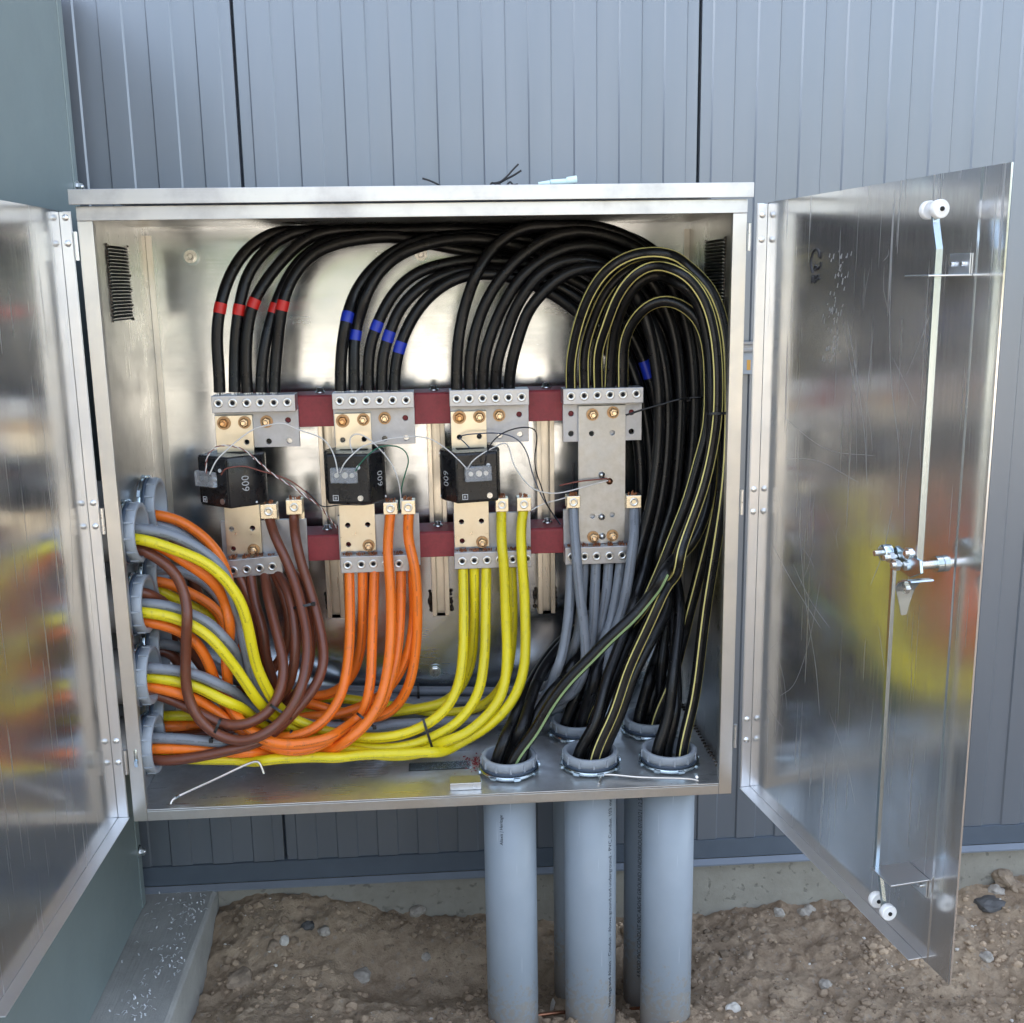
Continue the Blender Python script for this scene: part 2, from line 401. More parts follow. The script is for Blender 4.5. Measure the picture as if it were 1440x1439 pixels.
fx = [-1.3+i*.02 for i in range(35)]+[-.6+i*.0085 for i in range(int(2.6/.0085)+1)]+[2.02, 2.05, 2.1, 2.2, 2.4]; fy = [-1.4+i*.02 for i in range(45)]+[-.5+i*.0085 for i in range(int(1.05/.0085)+1)]
xs = [-600, -200, -80, -35, -16, -8, -4.5, -3, -2.2, -1.7]+fx+[2.75, 3.2, 4, 6, 10, 18, 36, 80, 200, 600]
ys = [-600, -200, -80, -40, -25, -16, -11, -8, -6, -4.5, -3.4, -2.6, -2.0, -1.6]+fy+[.72, 1.2, 3, 8, 20, 60, 200, 600]
mb = MB(); nx = len(xs)
mb.add([(x, y, gh(x, y)) for y in ys for x in xs], [(j*nx+i, j*nx+i+1, (j+1)*nx+i+1, (j+1)*nx+i) for j in range(len(ys)-1) for i in range(nx-1)], True)
tag(mb.build('ground', 'dirt'), 'bare brown dirt ground with loose stones', kind='structure')

def rock_mesh(r, seed, flat=.7, sub=2):
    import bmesh
    bm = bmesh.new(); bmesh.ops.create_icosphere(bm, subdivisions=sub, radius=r)
    for v in bm.verts:
        n = noise.noise(v.co/r*1.3+Vector((seed*3.1, 0, 0)))+.4*noise.noise(v.co/r*3+Vector((0, seed*5.3, 0)))
        v.co *= 1+.38*n; v.co.z *= flat
    me = bpy.data.meshes.new('stone'); bm.to_mesh(me); bm.free()
    return me
# small gravel, joined
def inpad(x, y): return x < -.545 or y > .495
mb = MB(); rocks = [rock_mesh(1, k, .75, 1) for k in range(6)]
def scatter(mb, n, r0, r1, xr, yr):
    for _ in range(n):
        x, y = random.uniform(*xr), random.uniform(*yr)
        if inpad(x, y): continue
        if noise.noise(Vector((x*4, y*4, 3))) < random.uniform(-.5, .3): continue
        r = r0*(r1/r0)**(random.random()**2.2); me = random.choice(rocks); a = random.uniform(0, 6.28); ca, sa = math.cos(a), math.sin(a); z = gh(x, y)+r*.1
        mb.add([(x+r*(v.co.x*ca-v.co.y*sa), y+r*(v.co.x*sa+v.co.y*ca)*.8, z+r*v.co.z) for v in me.vertices], [tuple(p.vertices) for p in me.polygons], False)
scatter(mb, 13000, .0013, .011, (-.55, 2.0), (-.5, .5))
scatter(mb, 2600, .005, .016, (-.55, 2.0), (-.5, .5))
tag(mb.build('gravel', 'clod'), 'fine brown gravel and clods strewn over the dirt', kind='stuff')
mb = MB(); scatter(mb, 800, .0012, .006, (-.55, 2.0), (-.4, .5))
tag(mb.build('pale_grit', 'stone_white'), 'tiny pale stone chips scattered over the dirt', kind='stuff')

def gpix(px, py):
    d = ray(px, py); t = (.5-CAM.y)/d.y; p = CAM+d*t
    for k in range(400):
        q = CAM+d*(t*k/400)
        if q.z <= gh(q.x, q.y): return q
    return p
STONES = [ # px, py, radius px, material, flat, label
 (1397, 1270, 19, 'stone_dark', .5, 'smooth flat dark stone lying by the foundation right of the open door'),
 (510, 1370, 12, 'stone', .8, 'angular light grey stone alone in the dirt left of the first grey pipe'),
 (400, 1322, 8, 'stone_white', .8, 'small white rock chip in the shaded dirt beside the concrete pad'),
 (587, 1280, 11, 'stone', .6, 'grey stone at the foot of the foundation wall below the cabinet'),
 (338, 1378, 20, 'stone_brown', .7, 'large crumbly tan clod next to the concrete pad edge'),
 (1135, 1285, 14, 'stone', .9, 'round grey brown stone under the right cabinet door'),
 (1095, 1285, 9, 'stone', .9, 'small grey pebble right of the rearmost grey pipe'),
 (1183, 1277, 13, 'stone_brown', .8, 'orange brown rock fragment beneath the open right door edge'),
 (1162, 1386, 9, 'stone', 1.0, 'upright oval grey pebble in the dirt below the open door'),
 (1032, 1420, 12, 'stone_white', .7, 'pale cream stone low in the dirt right of the pipes'),
 (1350, 1300, 13, 'stone_brown', .9, 'rusty brown stone just past the lower door corner'),
 (1387, 1345, 9, 'stone', .7, 'tan grey pebble in the dirt right of the lower door corner'),
 (1412, 1232, 14, 'stone_brown', .8, 'brown clod heaped against the foundation at the right edge'),
 (1433, 1248, 12, 'stone_brown', .8, 'rounded brown clod at the far right below the wall flashing'),
 (1400, 1252, 12, 'stone', .8, 'grey brown cobble piled above the flat dark stone'),
 (456, 1308, 9, 'stone', .8, 'dull grey pebble in the shade below the cabinet'),
 (385, 1330, 10, 'stone_brown', .8, 'brown pebble touching the white rock chip'),
 (432, 1302, 10, 'stone_dark', .8, 'dark grey stone in the shaded hollow below the cabinet'),
 (600, 1345, 8, 'stone', .8, 'small light pebble left of the first grey pipe, near the foundation'),
 (1052, 1345, 8, 'stone_brown', .8, 'small brown lump right of the third grey pipe'),
]
for k, (px, py, rp, mm, fl, lb) in enumerate(STONES):
    p = gpix(px, py); r = rp*(p-CAM).dot(fw)/FPX
    me = rock_mesh(r, k+2, fl, 3); me.materials.append(MT[mm])
    o = link('stone', me, None, p-Vector((0, 0, r*fl*.12))); o.rotation_euler = (0, 0, k*1.3)
    if k == 0: o.scale = (1.3, .8, 1)
    tag(o, lb, 'stone', 'stones lying in the dirt')
tag(MB().tube(relax(spline([gpix(x, y)+Vector((0, 0, .004)) for x, y in ((690, 1438), (740, 1432), (800, 1425), (860, 1424), (900, 1420))])), .004, 8).build('bare_wire', 'copper'), 'bare stranded copper wire lying on the dirt in front of the pipes', 'wire')
p = gpix(773, 1422); o = MB().prism([(0, 0), (.009, .002), (.014, .022), (.008, .034), (.003, .02)], 1, 0, .0015).build('plastic_scrap', 'stone_white'); o.location = p
tag(o, 'torn white plastic scrap standing between the first and second grey pipes', 'scrap')

# ------------------------------------------------------------------ metal wall
PW, RIB = 1.035, .1035; WY = .512
def panel_mesh(z0, z1):
    pts = []; n = 20; pitch = PW/n; x = .004
    pts.append((x, 0)); up_ = 0
    for i in range(n):
        x2 = .004+(i+.5)*(PW-.008)/n
        if i % 2 == 0: pts += [(x2-.0018, 0), (x2+.0018, -.0040)]
        else: pts += [(x2-.0018, -.0040), (x2+.0018, 0)]
    pts.append((PW-.004, 0))
    mb = MB(); vs = [(px, py, z) for z in (z0, z1) for px, py in pts]; k = len(pts)
    mb.add(vs, [(i, i+1, i+1+k, i+k) for i in range(k-1)])
    for xx, s in ((.004, -1), (PW-.004, 1)):                         # folded edges of the joint
        mb.add([(xx, 0, z0), (xx+s*.002, .02, z0), (xx+s*.002, .02, z1), (xx, 0, z1)], [(0, 1, 2, 3) if s < 0 else (3, 2, 1, 0)])
    me = mb.mesh('siding_panel'); me.materials.append(MT['siding']); return me
ZB, ZT = -.385, 12.0
wall = thing('metal_wall', (.1, WY, ZB), 'blue grey metal wall of ribbed vertical panels behind the cabinet', 'wall')
pm = panel_mesh(ZB, ZT)
for k in range(-16, 18):
    link('siding_panel', pm, wall, Vector((-.398+k*PW, WY, 0))-wall.location)
MB().box(-17.2, 18.6, WY+.021, WY+.03, ZB, ZT).build('joint_backing', 'gasket', wall)
mb = MB(); mb.prism([(WY-.006, -.438), (WY-.006, -.387), (WY+.02, -.383), (WY+.02, -.438)], 0, -17, 18); mb.build('base_flashing', 'flashing', wall)
mb = MB(); mb.prism([(WY-.022, -.4525), (WY-.022, -.4485), (WY-.0062, -.440), (WY-.0062, -.4445)], 0, -17, 18); mb.build('flashing_lip', 'flash_lip', wall)
MB().box(-17, 18, WY+.032, 14, -.385, ZT-.02).build('building_shell', 'siding', wall)
MB().box(-17.3, 18.7, WY-.05, 14.2, ZT, ZT+.25).build('roof_trim', 'flashing', wall)
mb = MB(); N = 260
vs = []; zz = [-.95, -.8, -.7, -.62, -.55, -.5, -.446]
for z in zz:
    for i in range(N+1):
        x = -2.4+i*5/N; vs.append((x, WY+.002+.0035*noise.noise(Vector((x*9, z*9, 1))), z))
mb.add(vs, [(j*(N+1)+i, j*(N+1)+i+1, (j+1)*(N+1)+i+1, (j+1)*(N+1)+i) for j in range(len(zz)-1) for i in range(N)], True)
mb.box(-17, 18, WY+.02, 14, -1.2, -.39)
tag(mb.build('foundation', 'foundation', origin=(0, WY, -.95)), 'rough tan concrete foundation below the metal wall', 'foundation', kind='structure')

# mounting rail behind the cabinet, its end showing on the right
t = thing('mounting_rail', (.1, .483, .893), 'grey steel mounting rail end on the wall right of the cabinet', 'rail')
MB().prism([(.4785, .882), (.4785, .887), (.482, .890), (.482, .896), (.4785, .899), (.4785, .904), (.5075, .904), (.5075, .882)], 0, -.58, .790).build('rail', 'pvc', t)
MB().box(.70, .776, .486, .5068, .828, .8815).build('rail_clip', 'pvc_fit', t, .001)
MB().box(.757, .766, .4855, .4859, .838, .862).build('sticker', 'label_yellow', t)

# ------------------------------------------------------------------ pad and green enclosure
PZ = -.45
mb = MB(); NP = 40
poly = [(-2.6, -.9), (-.578, -.9), (-.574, -.457), (-.578, PZ-.003), (-.584, PZ), (-2.6, PZ)]
mb.prism(poly, 1, -1.6, .507)
tag(mb.build('concrete_pad', 'pad', origin=(-.9, 0, -.9)), 'grey broom finished concrete pad under the green enclosure', 'pad', kind='structure')
mb = MB()
SPOT = [(-.62, .42, .05), (-.68, .44, .05), (-.60, .2, .05), (-.66, .05, .03), (-.61, -.08, .05), (-.60, .35, .06), (-.64, .25, .09)]
for _ in range(230):
    q_ = random.choice(SPOT); x, y = random.gauss(q_[0], q_[2]*.6), random.gauss(q_[1], q_[2])
    if x > -.588 or y > .50: continue
    if x < -.735: continue
    a = random.uniform(0, 6.28); L = random.uniform(.004, .012); z = PZ+.0008; c, s_ = math.cos(a)*L, math.sin(a)*L; w = .0013
    n_ = Vector((-s_, c, 0)).normalized()*w; P = Vector((x, y, z)); D = Vector((c, s_, 0))
    mb.add([P-n_, P+n_, P+D*.5+n_*2.5+Vector((0, 0, .003)), P+D*.5+n_*.6+Vector((0, 0, .003)), P+D+n_, P+D-n_], [(0, 1, 2, 3), (3, 2, 4, 5)])
tag(mb.build('metal_shavings', 'shaving'), 'bright curled aluminium shavings sprinkled on the concrete pad', kind='stuff')
mb = MB(); N=24
vs = []
for i in range(N+1):
    x = -.738+i*.10/N; w = .012*(1-.6*i/N); vs += [(x, .507-w-.006*noise.noise(Vector((i*.5, 0, 0))), PZ+.0012), (x, .5065, PZ+.0012)]
mb.add(vs, [(2*i, 2*i+1, 2*i+3, 2*i+2) for i in range(N)])
tag(mb.build('paint_mark', 'lime'), 'lime green spray paint mark on the pad at the wall', 'paint mark')
GX = -.74
t = thing('green_enclosure', (-1.4, -.3, PZ), 'tall grey green painted equipment enclosure standing on the concrete pad', 'enclosure')
MB().box(-2.2, GX, -1.25, .418, PZ+.002, 1.68).build('side_panel', 'green', t, .002)
MB().box(-2.2, GX+.002, .4185, .447, PZ+.002, 1.68).build('rear_flange', 'green', t, .002)
hexm = None
def hexbolt(r=.008, h=.006, axis='y', washer=1.7, m='screw'):
    """bolt head that points to -y (axis y) or +x / -x"""
    mb = MB(); d = {'y': Vector((0, -1, 0)), 'x': Vector((1, 0, 0)), '-x': Vector((-1, 0, 0)), 'z': Vector((0, 0, 1))}[axis]
    if washer: mb.cyl((0, 0, 0), d*h*.25, r*washer, n=20, smooth=False)
    mb.cyl(d*h*.25, d*h, r*1.12, n=6, smooth=False); mb.cyl(d*h, d*h*1.25, r*.7, r*.55, n=14)
    me = mb.mesh('bolt'); me.materials.append(MT[m]); return me
gb = hexbolt(.008, .012, 'x')
for px, py in ((187, 1216), (103, 262)):
    d = ray(px, py); q = CAM+d*((GX+.002-CAM.x)/d.x); q.y = .433; q.z = q.z
    inst('bolt', gb, t, (GX+.002, .433, q.z))
MB().cyl((GX+.0021, .433, -.295), (GX+.0026, .433, -.295), .012, n=18).build('knockout_hole', 'dark', t)
MB().box(-2.2, GX-.3, -1.262, -1.252, PZ+.05, 1.64).build('front_door', 'green', t, .002)

# ------------------------------------------------------------------ far surroundings behind the photographer (seen mirrored in the metal)
MB_ = MB().box(-300, 300, -300, -4.6, -.75, -.50)
tag(MB_.build('dry_sand_yard', 'sand', origin=(0, -5, -.6)), 'pale dry sandy yard in the sun away from the building', kind='structure')
mb = MB()
for k in range(520):
    x = random.uniform(-80, 80); y = -34-random.uniform(0, 10)-abs(x)*.1; r = random.uniform(.9, 2.2); z = random.uniform(0, 1)**.8*(7+2.5*noise.noise(Vector((x*.12, 0, 0))))
    me = random.choice(rocks); mb.add([(x+r*v.co.x, y+r*v.co.y, z+r*v.co.z) for v in me.vertices], [tuple(p.vertices) for p in me.polygons])
tag(mb.build('distant_tree_line', 'leaf'), 'distant line of trees across the open site', kind='stuff')

# ================================================================== CABINET
HW, H, HI, ZF, D, ST = .61, 1.193, 1.169, .024, .4545, .0265
cab = thing('cable_cabinet', (0, .22, 0), 'open aluminium termination cabinet hung on the metal wall', 'cabinet')
MB().box(-HW, HW, D, D+.003, .003, H).build('back_panel', 'alu_back', cab)
for s in (-1, 1):
    MB().box(min(s*HW, s*(HW-.003)), max(s*HW, s*(HW-.003)), .0035, D-.0005, .003, H).build('side_panel', 'alu_side', cab)
    MB().box(min(s*(HW-.0035), s*(HW-.016)), max(s*(HW-.0035), s*(HW-.016)), D-.004, D-.0006, ZF, H-.03).build('corner_seam', 'alu_frame', cab)
    x0, x1 = sorted((s*HW, s*(HW-ST)))
    mb = MB(); mb.box(x0, x1, 0, .003, .0, HI-.0005); mb.box(*sorted((s*(HW-ST), s*(HW-ST+.003))), .0032, .018, ZF+.002, HI-.002)
    mb.build('stile', 'alu_frame', cab, .0008)
MB().box(-HW+.0035, HW-.0035, .004, D-.0005, 1.178, 1.181).build('top_panel', 'alu_side', cab)
MB().box(-HW+.0035, HW-.0035, .0035, D-.0005, ZF-.003, ZF).build('floor_panel', 'alu_floor', cab)
mb = MB(); mb.box(-HW+ST+.0005, HW-ST-.0005, 0, .0033, 0, ZF-.0035); mb.box(-HW+ST+.0005, HW-ST-.0005, 0, .0034, ZF-.003, ZF+.0006); mb.build('bottom_rail', 'alu_rail', cab, .0008)
MB().box(-HW, HW, -.0015, .003, HI, H+.001).build('header_rail', 'alu_rail', cab, .0008)
mb = MB(); mb.prism([(-.016, 1.196), (-.016, 1.2225), (D+.01, 1.2215), (D+.01, 1.2185), (-.013, 1.2195), (-.013, 1.196)], 0, -.617, .617); mb.build('drip_lid', 'alu_rail', cab, .0008)
# corner weld on floor
mb = MB()
for i in range(24):
    y = .05+i*.0165; r = .004+.002*random.random()
    mb.lathe((HW-.008, y, ZF), (0, 0, 1), [(r, 0), (r*.8, r*.5), (0.0004, r*.7)], 7)
mb.build('weld_bead', 'burn', cab)
# back wall bolts
bb = hexbolt(.0105, .009, 'y', 1.35, 'screw'); bw = MB().cyl((0, 0, 0), (0, -.002, 0), .019, n=24, smooth=False).mesh('washer'); bw.materials.append(MT['zinc'])
for px, py in ((268, 361), (592, 358), (612, 945), (905, 937)):
    p = at(px, py, D-.002); o = inst('mounting_bolt', bb, cab, (p.x, D-.002, p.z)); w = link('washer', bw, o, (0, .002, 0))
# vertical struts
def strut(x, z0, z1):
    mb = MB(); w = .0205
    mb.prism([(x-w, .41), (x-w+.011, .41), (x-w+.011, .4125), (x-w+.0025, .4125), (x-w+.0025, .4535), (x+w-.0025, .4535), (x+w-.0025, .4125), (x+w-.011, .4125), (x+w-.011, .41), (x+w, .41), (x+w, D-.0008), (x-w, D-.0008)], 2, z0, z1)
    o = mb.build('strut_channel', 'strut', cab, .0008)
    MB().box(x-w+.003, x+w-.003, .432, .4525, z0+.0005, z1-.002).build('channel_web', 'strut', o)
    for s in (-1, 1):
        mb = MB()
        for i in range(9):
            c = (x+s*(w+.002+random.uniform(0, .004)), D-.002, z0+.004+i*.0058+random.uniform(-.003, .003)); r = random.uniform(.002, .0062)
            mb.lathe(c, (0, -1, 0), [(r, 0), (r*.8, r*.45), (.0004, r*.6)], 8)
        mb.build('weld', 'burn', o)
for x0, x1, zt, zb in ((455, 477, .80, .285), (606, 627, .80, .281), (757, 779, .80, .277)):
    strut((at(x0, 730, .41).x+at(x1, 730, .41).x)/2, zb, zt)
# side vents
for s, y0, y1, z0, z1 in ((-1, .150, .298, .987, 1.134), (1, .135, .298, .985, 1.130)):
    X = s*(HW-.0032); n = 22
    g = MB(); g.box(*sorted((X, X-s*.0004)), y0, y1, z0, z1); v = g.build('side_vent', 'dark', cab)
    lm = MB(); lm.prism([(0, -.0012), (-s*.005, .0016), (-s*.005, .0026), (0, .0006)], 1, y0+.003, y1-.003)
    me = lm.mesh('louver'); me.materials.append(MT['alu_side'])
    for i in range(n): link('louver', me, v, Vector((X-s*.0005, 0, z0+(i+.5)*(z1-z0)/n))-wloc(cab))
    mb = MB()
    for yy in (y0+.0, y1-.0):
        for i in range(26 if (yy == y0) else 6):
            zz_ = z0+i*(z1-z0)/25*(1 if yy == y0 else 5); r = random.uniform(.002, .0036)
            mb.lathe((X-s*.0005, yy, zz_), (-s, 0, 0), [(r, 0), (r*.7, r*.8), (.0003, r*.9)], 7)
    mb.build('vent_weld', 'burn', v)
# floor vent grille and catch
fv = MB().box(-.062, .069, .124, .162, ZF+.0004, ZF+.0009).build('floor_vent', 'dark', cab)
mb = MB()
for i in range(30):
    for j in range(9):
        x = -.060+i*.0044+(.0022 if j % 2 else 0); y = .126+j*.0042
        mb.box(x, x+.0012, y, y+.0042, ZF+.001, ZF+.0018)
        mb.box(x+.0012, x+.0044, y, y+.001, ZF+.001, ZF+.0018)
o = mb.build('grille_mesh', 'zinc', fv)
a = atz(633, 1113, ZF); b = atz(677, 1111, ZF)
o = MB().box(a.x, b.x, .022, .058, ZF+.0005, ZF+.016).build('door_stop_bracket', 'alu_frame', cab, .0012)
MB().cyl((a.x+.05, .0215, ZF+.008), (a.x+.05, .019, ZF+.008), .003, n=12).build('screw', 'screw', o)
# red dust (real grains)
mb = MB()
for _ in range(150):
    x, y, r = random.gauss(.085, .018), random.gauss(.150, .018), random.uniform(.0006, .0018)
    mb.box(x-r, x+r, y-r, y+r, ZF+.0003, ZF+r)
tag(mb.build('red_dust', 'red'), 'sprinkle of red fibreglass dust on the cabinet floor', kind='stuff')

# ------------------------------------------------------------------ doors
rivet = MB().lathe((0, 0, 0), (0, -1, 0), [(.0062, 0), (.0055, .0018), (.003, .0032), (.0003, .0036)], 14).mesh('rivet'); rivet.materials.append(MT['screw'])
def door_pt(P0, a, side, s, off, z):
    dd = Vector((side*math.sin(a), -math.cos(a), 0)); nn = Vector((-side*math.cos(a), -math.sin(a), 0))   # nn to the inside
    return P0+dd*s+nn*off+Vector((0, 0, z))
def door(P0, a, side, w, z0, z1, lbl):
    base = P0+Vector((0, 0, z0))
    def q(s, off, z): return door_pt(P0, a, side, s, off, z)
    prof = [(0, 0), (w-.057, 0), (w-.053, -.0010), (w, -.0010), (w, -.0040), (w-.0532, -.0040), (w-.0572, -.003), (0, -.003)]
    mb = MB(); k = len(prof); vs = [q(s, o, z) for z in (z0, z1) for s, o in prof]
    fs = [(i, (i+1) % k, (i+1) % k+k, i+k) for i in range(k)]
    fs += [(0, 1, 6, 7), (1, 2, 5, 6), (2, 3, 4, 5), (7+k, 6+k, 1+k, k), (6+k, 5+k, 2+k, 1+k), (5+k, 4+k, 3+k, 2+k)]
    if side < 0: fs = [tuple(reversed(f)) for f in fs]
    mb.add(vs, fs); d = mb.build('door', 'alu_door', cab); d['label'] = lbl
    def bx(name, s0, s1, o0, o1, zz0, zz1, m, bev=.0006):
        vs = [q(s, o, z) for z in (zz0, zz1) for o in (o0, o1) for s in (s0, s1)]
        b = MB(); fs = [(0, 2, 3, 1), (4, 5, 7, 6), (0, 1, 5, 4), (2, 6, 7, 3), (0, 4, 6, 2), (1, 3, 7, 5)]
        b.add(vs, fs); return b.build(name, m, d, bev)
    bx('hinge_flange', 0, .0018, .0004, .0195, z0+.002, z1-.002, 'alu_flange')
    bx('bottom_flange', .0022, w-.068, .0004, .0235, z0, z0+.0018, 'alu_flange')
    bx('hinge_leaf', -.0022, -.0004, .006, .0203, z0+.001, z1-.001, 'alu_flange')
    return d, q, bx
P0R = Vector((.648, 0, 0)); aR = .1635
dR, qR, bR = door(P0R, aR, 1, .676, .014, 1.187, None or 'right door swung open, mirror bright with scratches')
P0L = Vector((-.640, 0, 0)); aL = .0235
dL, qL, bL = door(P0L, aL, -1, .676, .010, 1.187, 'left door swung open against the green enclosure')
for zc in (1.15, .63, .15):
    for dz in (0, -.045): 
        for oo in (.011,):
            inst('rivet', rivet, dL, qL(.0019, oo, zc-dz-.02)); inst('rivet', rivet, dR, qR(.0019, oo, zc-dz-.03))
# hinge knuckles on the cabinet's edge
for s in (-1, 1):
    for zc in (1.125, .62, .13):
        MB().cyl((s*(HW+.004), -.004, zc-.025), (s*(HW+.004), -.004, zc+.025), .0035, n=10).build('hinge_knuckle', 'screw', cab)
# latch of the right door
OFF = .045
def bar(name, pts, w, th, m='zinc'):
    """flat bar along pts given as (s, off, z); w in the s direction, th across"""
    b = MB(); rows = [[qR(s+ds, o+do, z) for ds, do in ((-w/2, -th/2), (w/2, -th/2), (w/2, th/2), (-w/2, th/2))] for s, o, z in pts]
    vs = [v for r_ in rows for v in r_]; n = len(rows)
    fs = [(i*4+j, i*4+(j+1) % 4, (i+1)*4+(j+1) % 4, (i+1)*4+j) for i in range(n-1) for j in range(4)]+[(3, 2, 1, 0), tuple(range(n*4-4, n*4))]
    b.add(vs, fs); return b.build(name, m, dR, .0006)
dirR = Vector((math.sin(aR), -math.cos(aR), 0)); nR = Vector((-math.cos(aR), -math.sin(aR), 0))
sU, sLo = .592, .585
bar('latch_rod', [(sU-.002, OFF, 1.128), (sU-.001, OFF, 1.118), (sU+.010, OFF, 1.083), (sU+.010, OFF, .645)], .005, .0105)
bar('latch_rod', [(sLo-.026, OFF+.012, .635), (sLo-.026, OFF+.012, .150), (sLo-.022, OFF+.006, .137), (sLo-.013, OFF+.004, .098), (sLo-.012, OFF+.004, .090)], .007, .0065)
def roller(s, off, z, r):
    c = qR(s, off, z)
    o = MB().lathe(c, dirR, [(.0025, -.006), (r*.55, -.006), (r*.62, -.0045), (r*.72, -.0045), (r*.92, -.0058), (r, -.004), (r, .004), (r*.92, .0058), (r*.72, .0045), (r*.62, .0045), (.0025, .006)], 26).build('roller', 'roller', dR)
    MB().cyl(c+dirR*.003, c+dirR*.0075, .0032, n=10).build('roller_pin', 'dark', o)
roller(sU+.006, OFF, 1.135, .0125); roller(sU-.018, OFF, 1.135, .0125)
roller(sLo+.0, OFF+.004, .088, .0125); roller(sLo-.032, OFF+.004, .090, .0125)
def guide(z, flip):
    s0, s1 = .560, .615
    bR('rod_guide', s0, s1, OFF-.044, OFF+.022, z, z+.0022, 'guide', .0004)
    bR('guide_tab', s0+.006, s1-.004, .0006, .0026, *( (z+.0024, z+.030) if not flip else (z-.030, z-.0002)), 'guide', .0004)
    for ss in (s0+.016, s1-.016):
        c = qR(ss, .0027, z+(.016 if not flip else -.016)); MB().cyl(c, c+nR*.005, .0032, n=10).build('tab_screw', 'screw', dR)
guide(1.047, False); guide(.150, True)
# cam in the middle
c0 = qR(.575, .0, .648)
def cyl_off(name, s, o0, o1, z, r, m='zinc', n=14): return MB().cyl(qR(s, o0, z), qR(s, o1, z), r, n=n, smooth=n > 8).build(name, m, dR)
cyl_off('cam_shaft', .588, .0005, .058, .640, .006, 'screw')
cyl_off('cam_collar', .588, .0005, .010, .640, .012)
b = MB(); 
pl = [(-.045, .006), (-.03, .022), (.0, .016), (.03, .014), (.034, -.004), (.01, -.016), (-.03, -.010)]
vs = [qR(.588+s_, o_, .642+z_) for o_ in (.050, .055) for s_, z_ in pl]; k = len(pl)
b.add(vs, [tuple(range(k)), tuple(range(2*k-1, k-1, -1))]+[(i, i+k, (i+1) % k+k, (i+1) % k) for i in range(k)]); b.build('cam_plate', 'zinc', dR, .0008)
# padlock tang curling down
b = MB(); arc = [(.548, .660-.022), (.552, .652-.022), (.560, .646-.022), (.572, .643-.022), (.586, .642-.022)]
rows = []
for i in range(9):
    f = i/8; s_ = .640-.040*math.sin(min(1, f*1.5)*1.5); z_ = .634-.060*f*f; w_ = .018*(1-.75*max(0, f-.5)/.5)
    rows += [qR(s_, .064-w_, z_), qR(s_, .064+w_, z_), qR(s_+.002, .064+w_, z_-.002), qR(s_+.002, .064-w_, z_-.002)]
b.add(rows, [(i*4+j, i*4+(j+1) % 4, (i+1)*4+(j+1) % 4, (i+1)*4+j) for i in range(8) for j in range(4)]+[(3, 2, 1, 0), (32, 33, 34, 35)]); b.build('handle_tang', 'zinc', dR, .0006)
for s_, z_, L in ((.548, .652, .030), (.562, .648, .022), (.576, .640, .018), (.604, .664, .016), (.600, .612, .014)):
    c = qR(s_, .056, z_); o = MB().cyl(c, c+nR*L*.9, .0042, n=12).build('pivot_bolt', 'screw', dR)
    MB().cyl(c+nR*L*.25, c+nR*(L*.25+.007), .0085, n=6, smooth=False).build('nut', 'screw', o)
b = MB()
for s_, z_ in ((.548, .652),): b.lathe(qR(s_, .058, z_), nR, [(.012, 0), (.012, .012), (.008, .013), (.0003, .013)], 16)
b.build('cam_pivot', 'zinc', dR)
# marker writing on the right door: circling arrow, CW, ABC
def ink(polys, w=.0017):
    b = MB()
    for pl_ in polys:
        pts = spline([qR(s_, .0007, z_) for s_, z_ in pl_], .003) if len(pl_) > 2 else [qR(s_, .0007, z_) for s_, z_ in pl_]
        b.tube(pts, w, 6)
    b.build('marker_writing', 'black_ink', dR)
sx, sz = .190, 1.075
K = lambda pts: [(sx+(x-708)/1439*100*.00140*1.9, 1.097-(y-430)/1439*100*.00123) for x, y in pts]
ink([K([(655, 905), (625, 800), (612, 680), (630, 560), (665, 465), (708, 432), (745, 465), (770, 540), (790, 612)]), K([(755, 560), (790, 615), (803, 490)]),
     K([(803, 690), (800, 770), (770, 815)]),
     K([(712, 755), (690, 790), (688, 840), (712, 855)]), K([(728, 770), (735, 830), (752, 800), (765, 830), (778, 775)]),
     K([(645, 1110), (650, 1040), (660, 965), (672, 1030), (680, 1090)]), K([(650, 1060), (676, 1050)]),
     K([(698, 965), (700, 1100)]), K([(698, 965), (728, 975), (705, 1030), (735, 1050), (702, 1100)]), K([(768, 940), (742, 985), (750, 1040), (790, 1005)])])

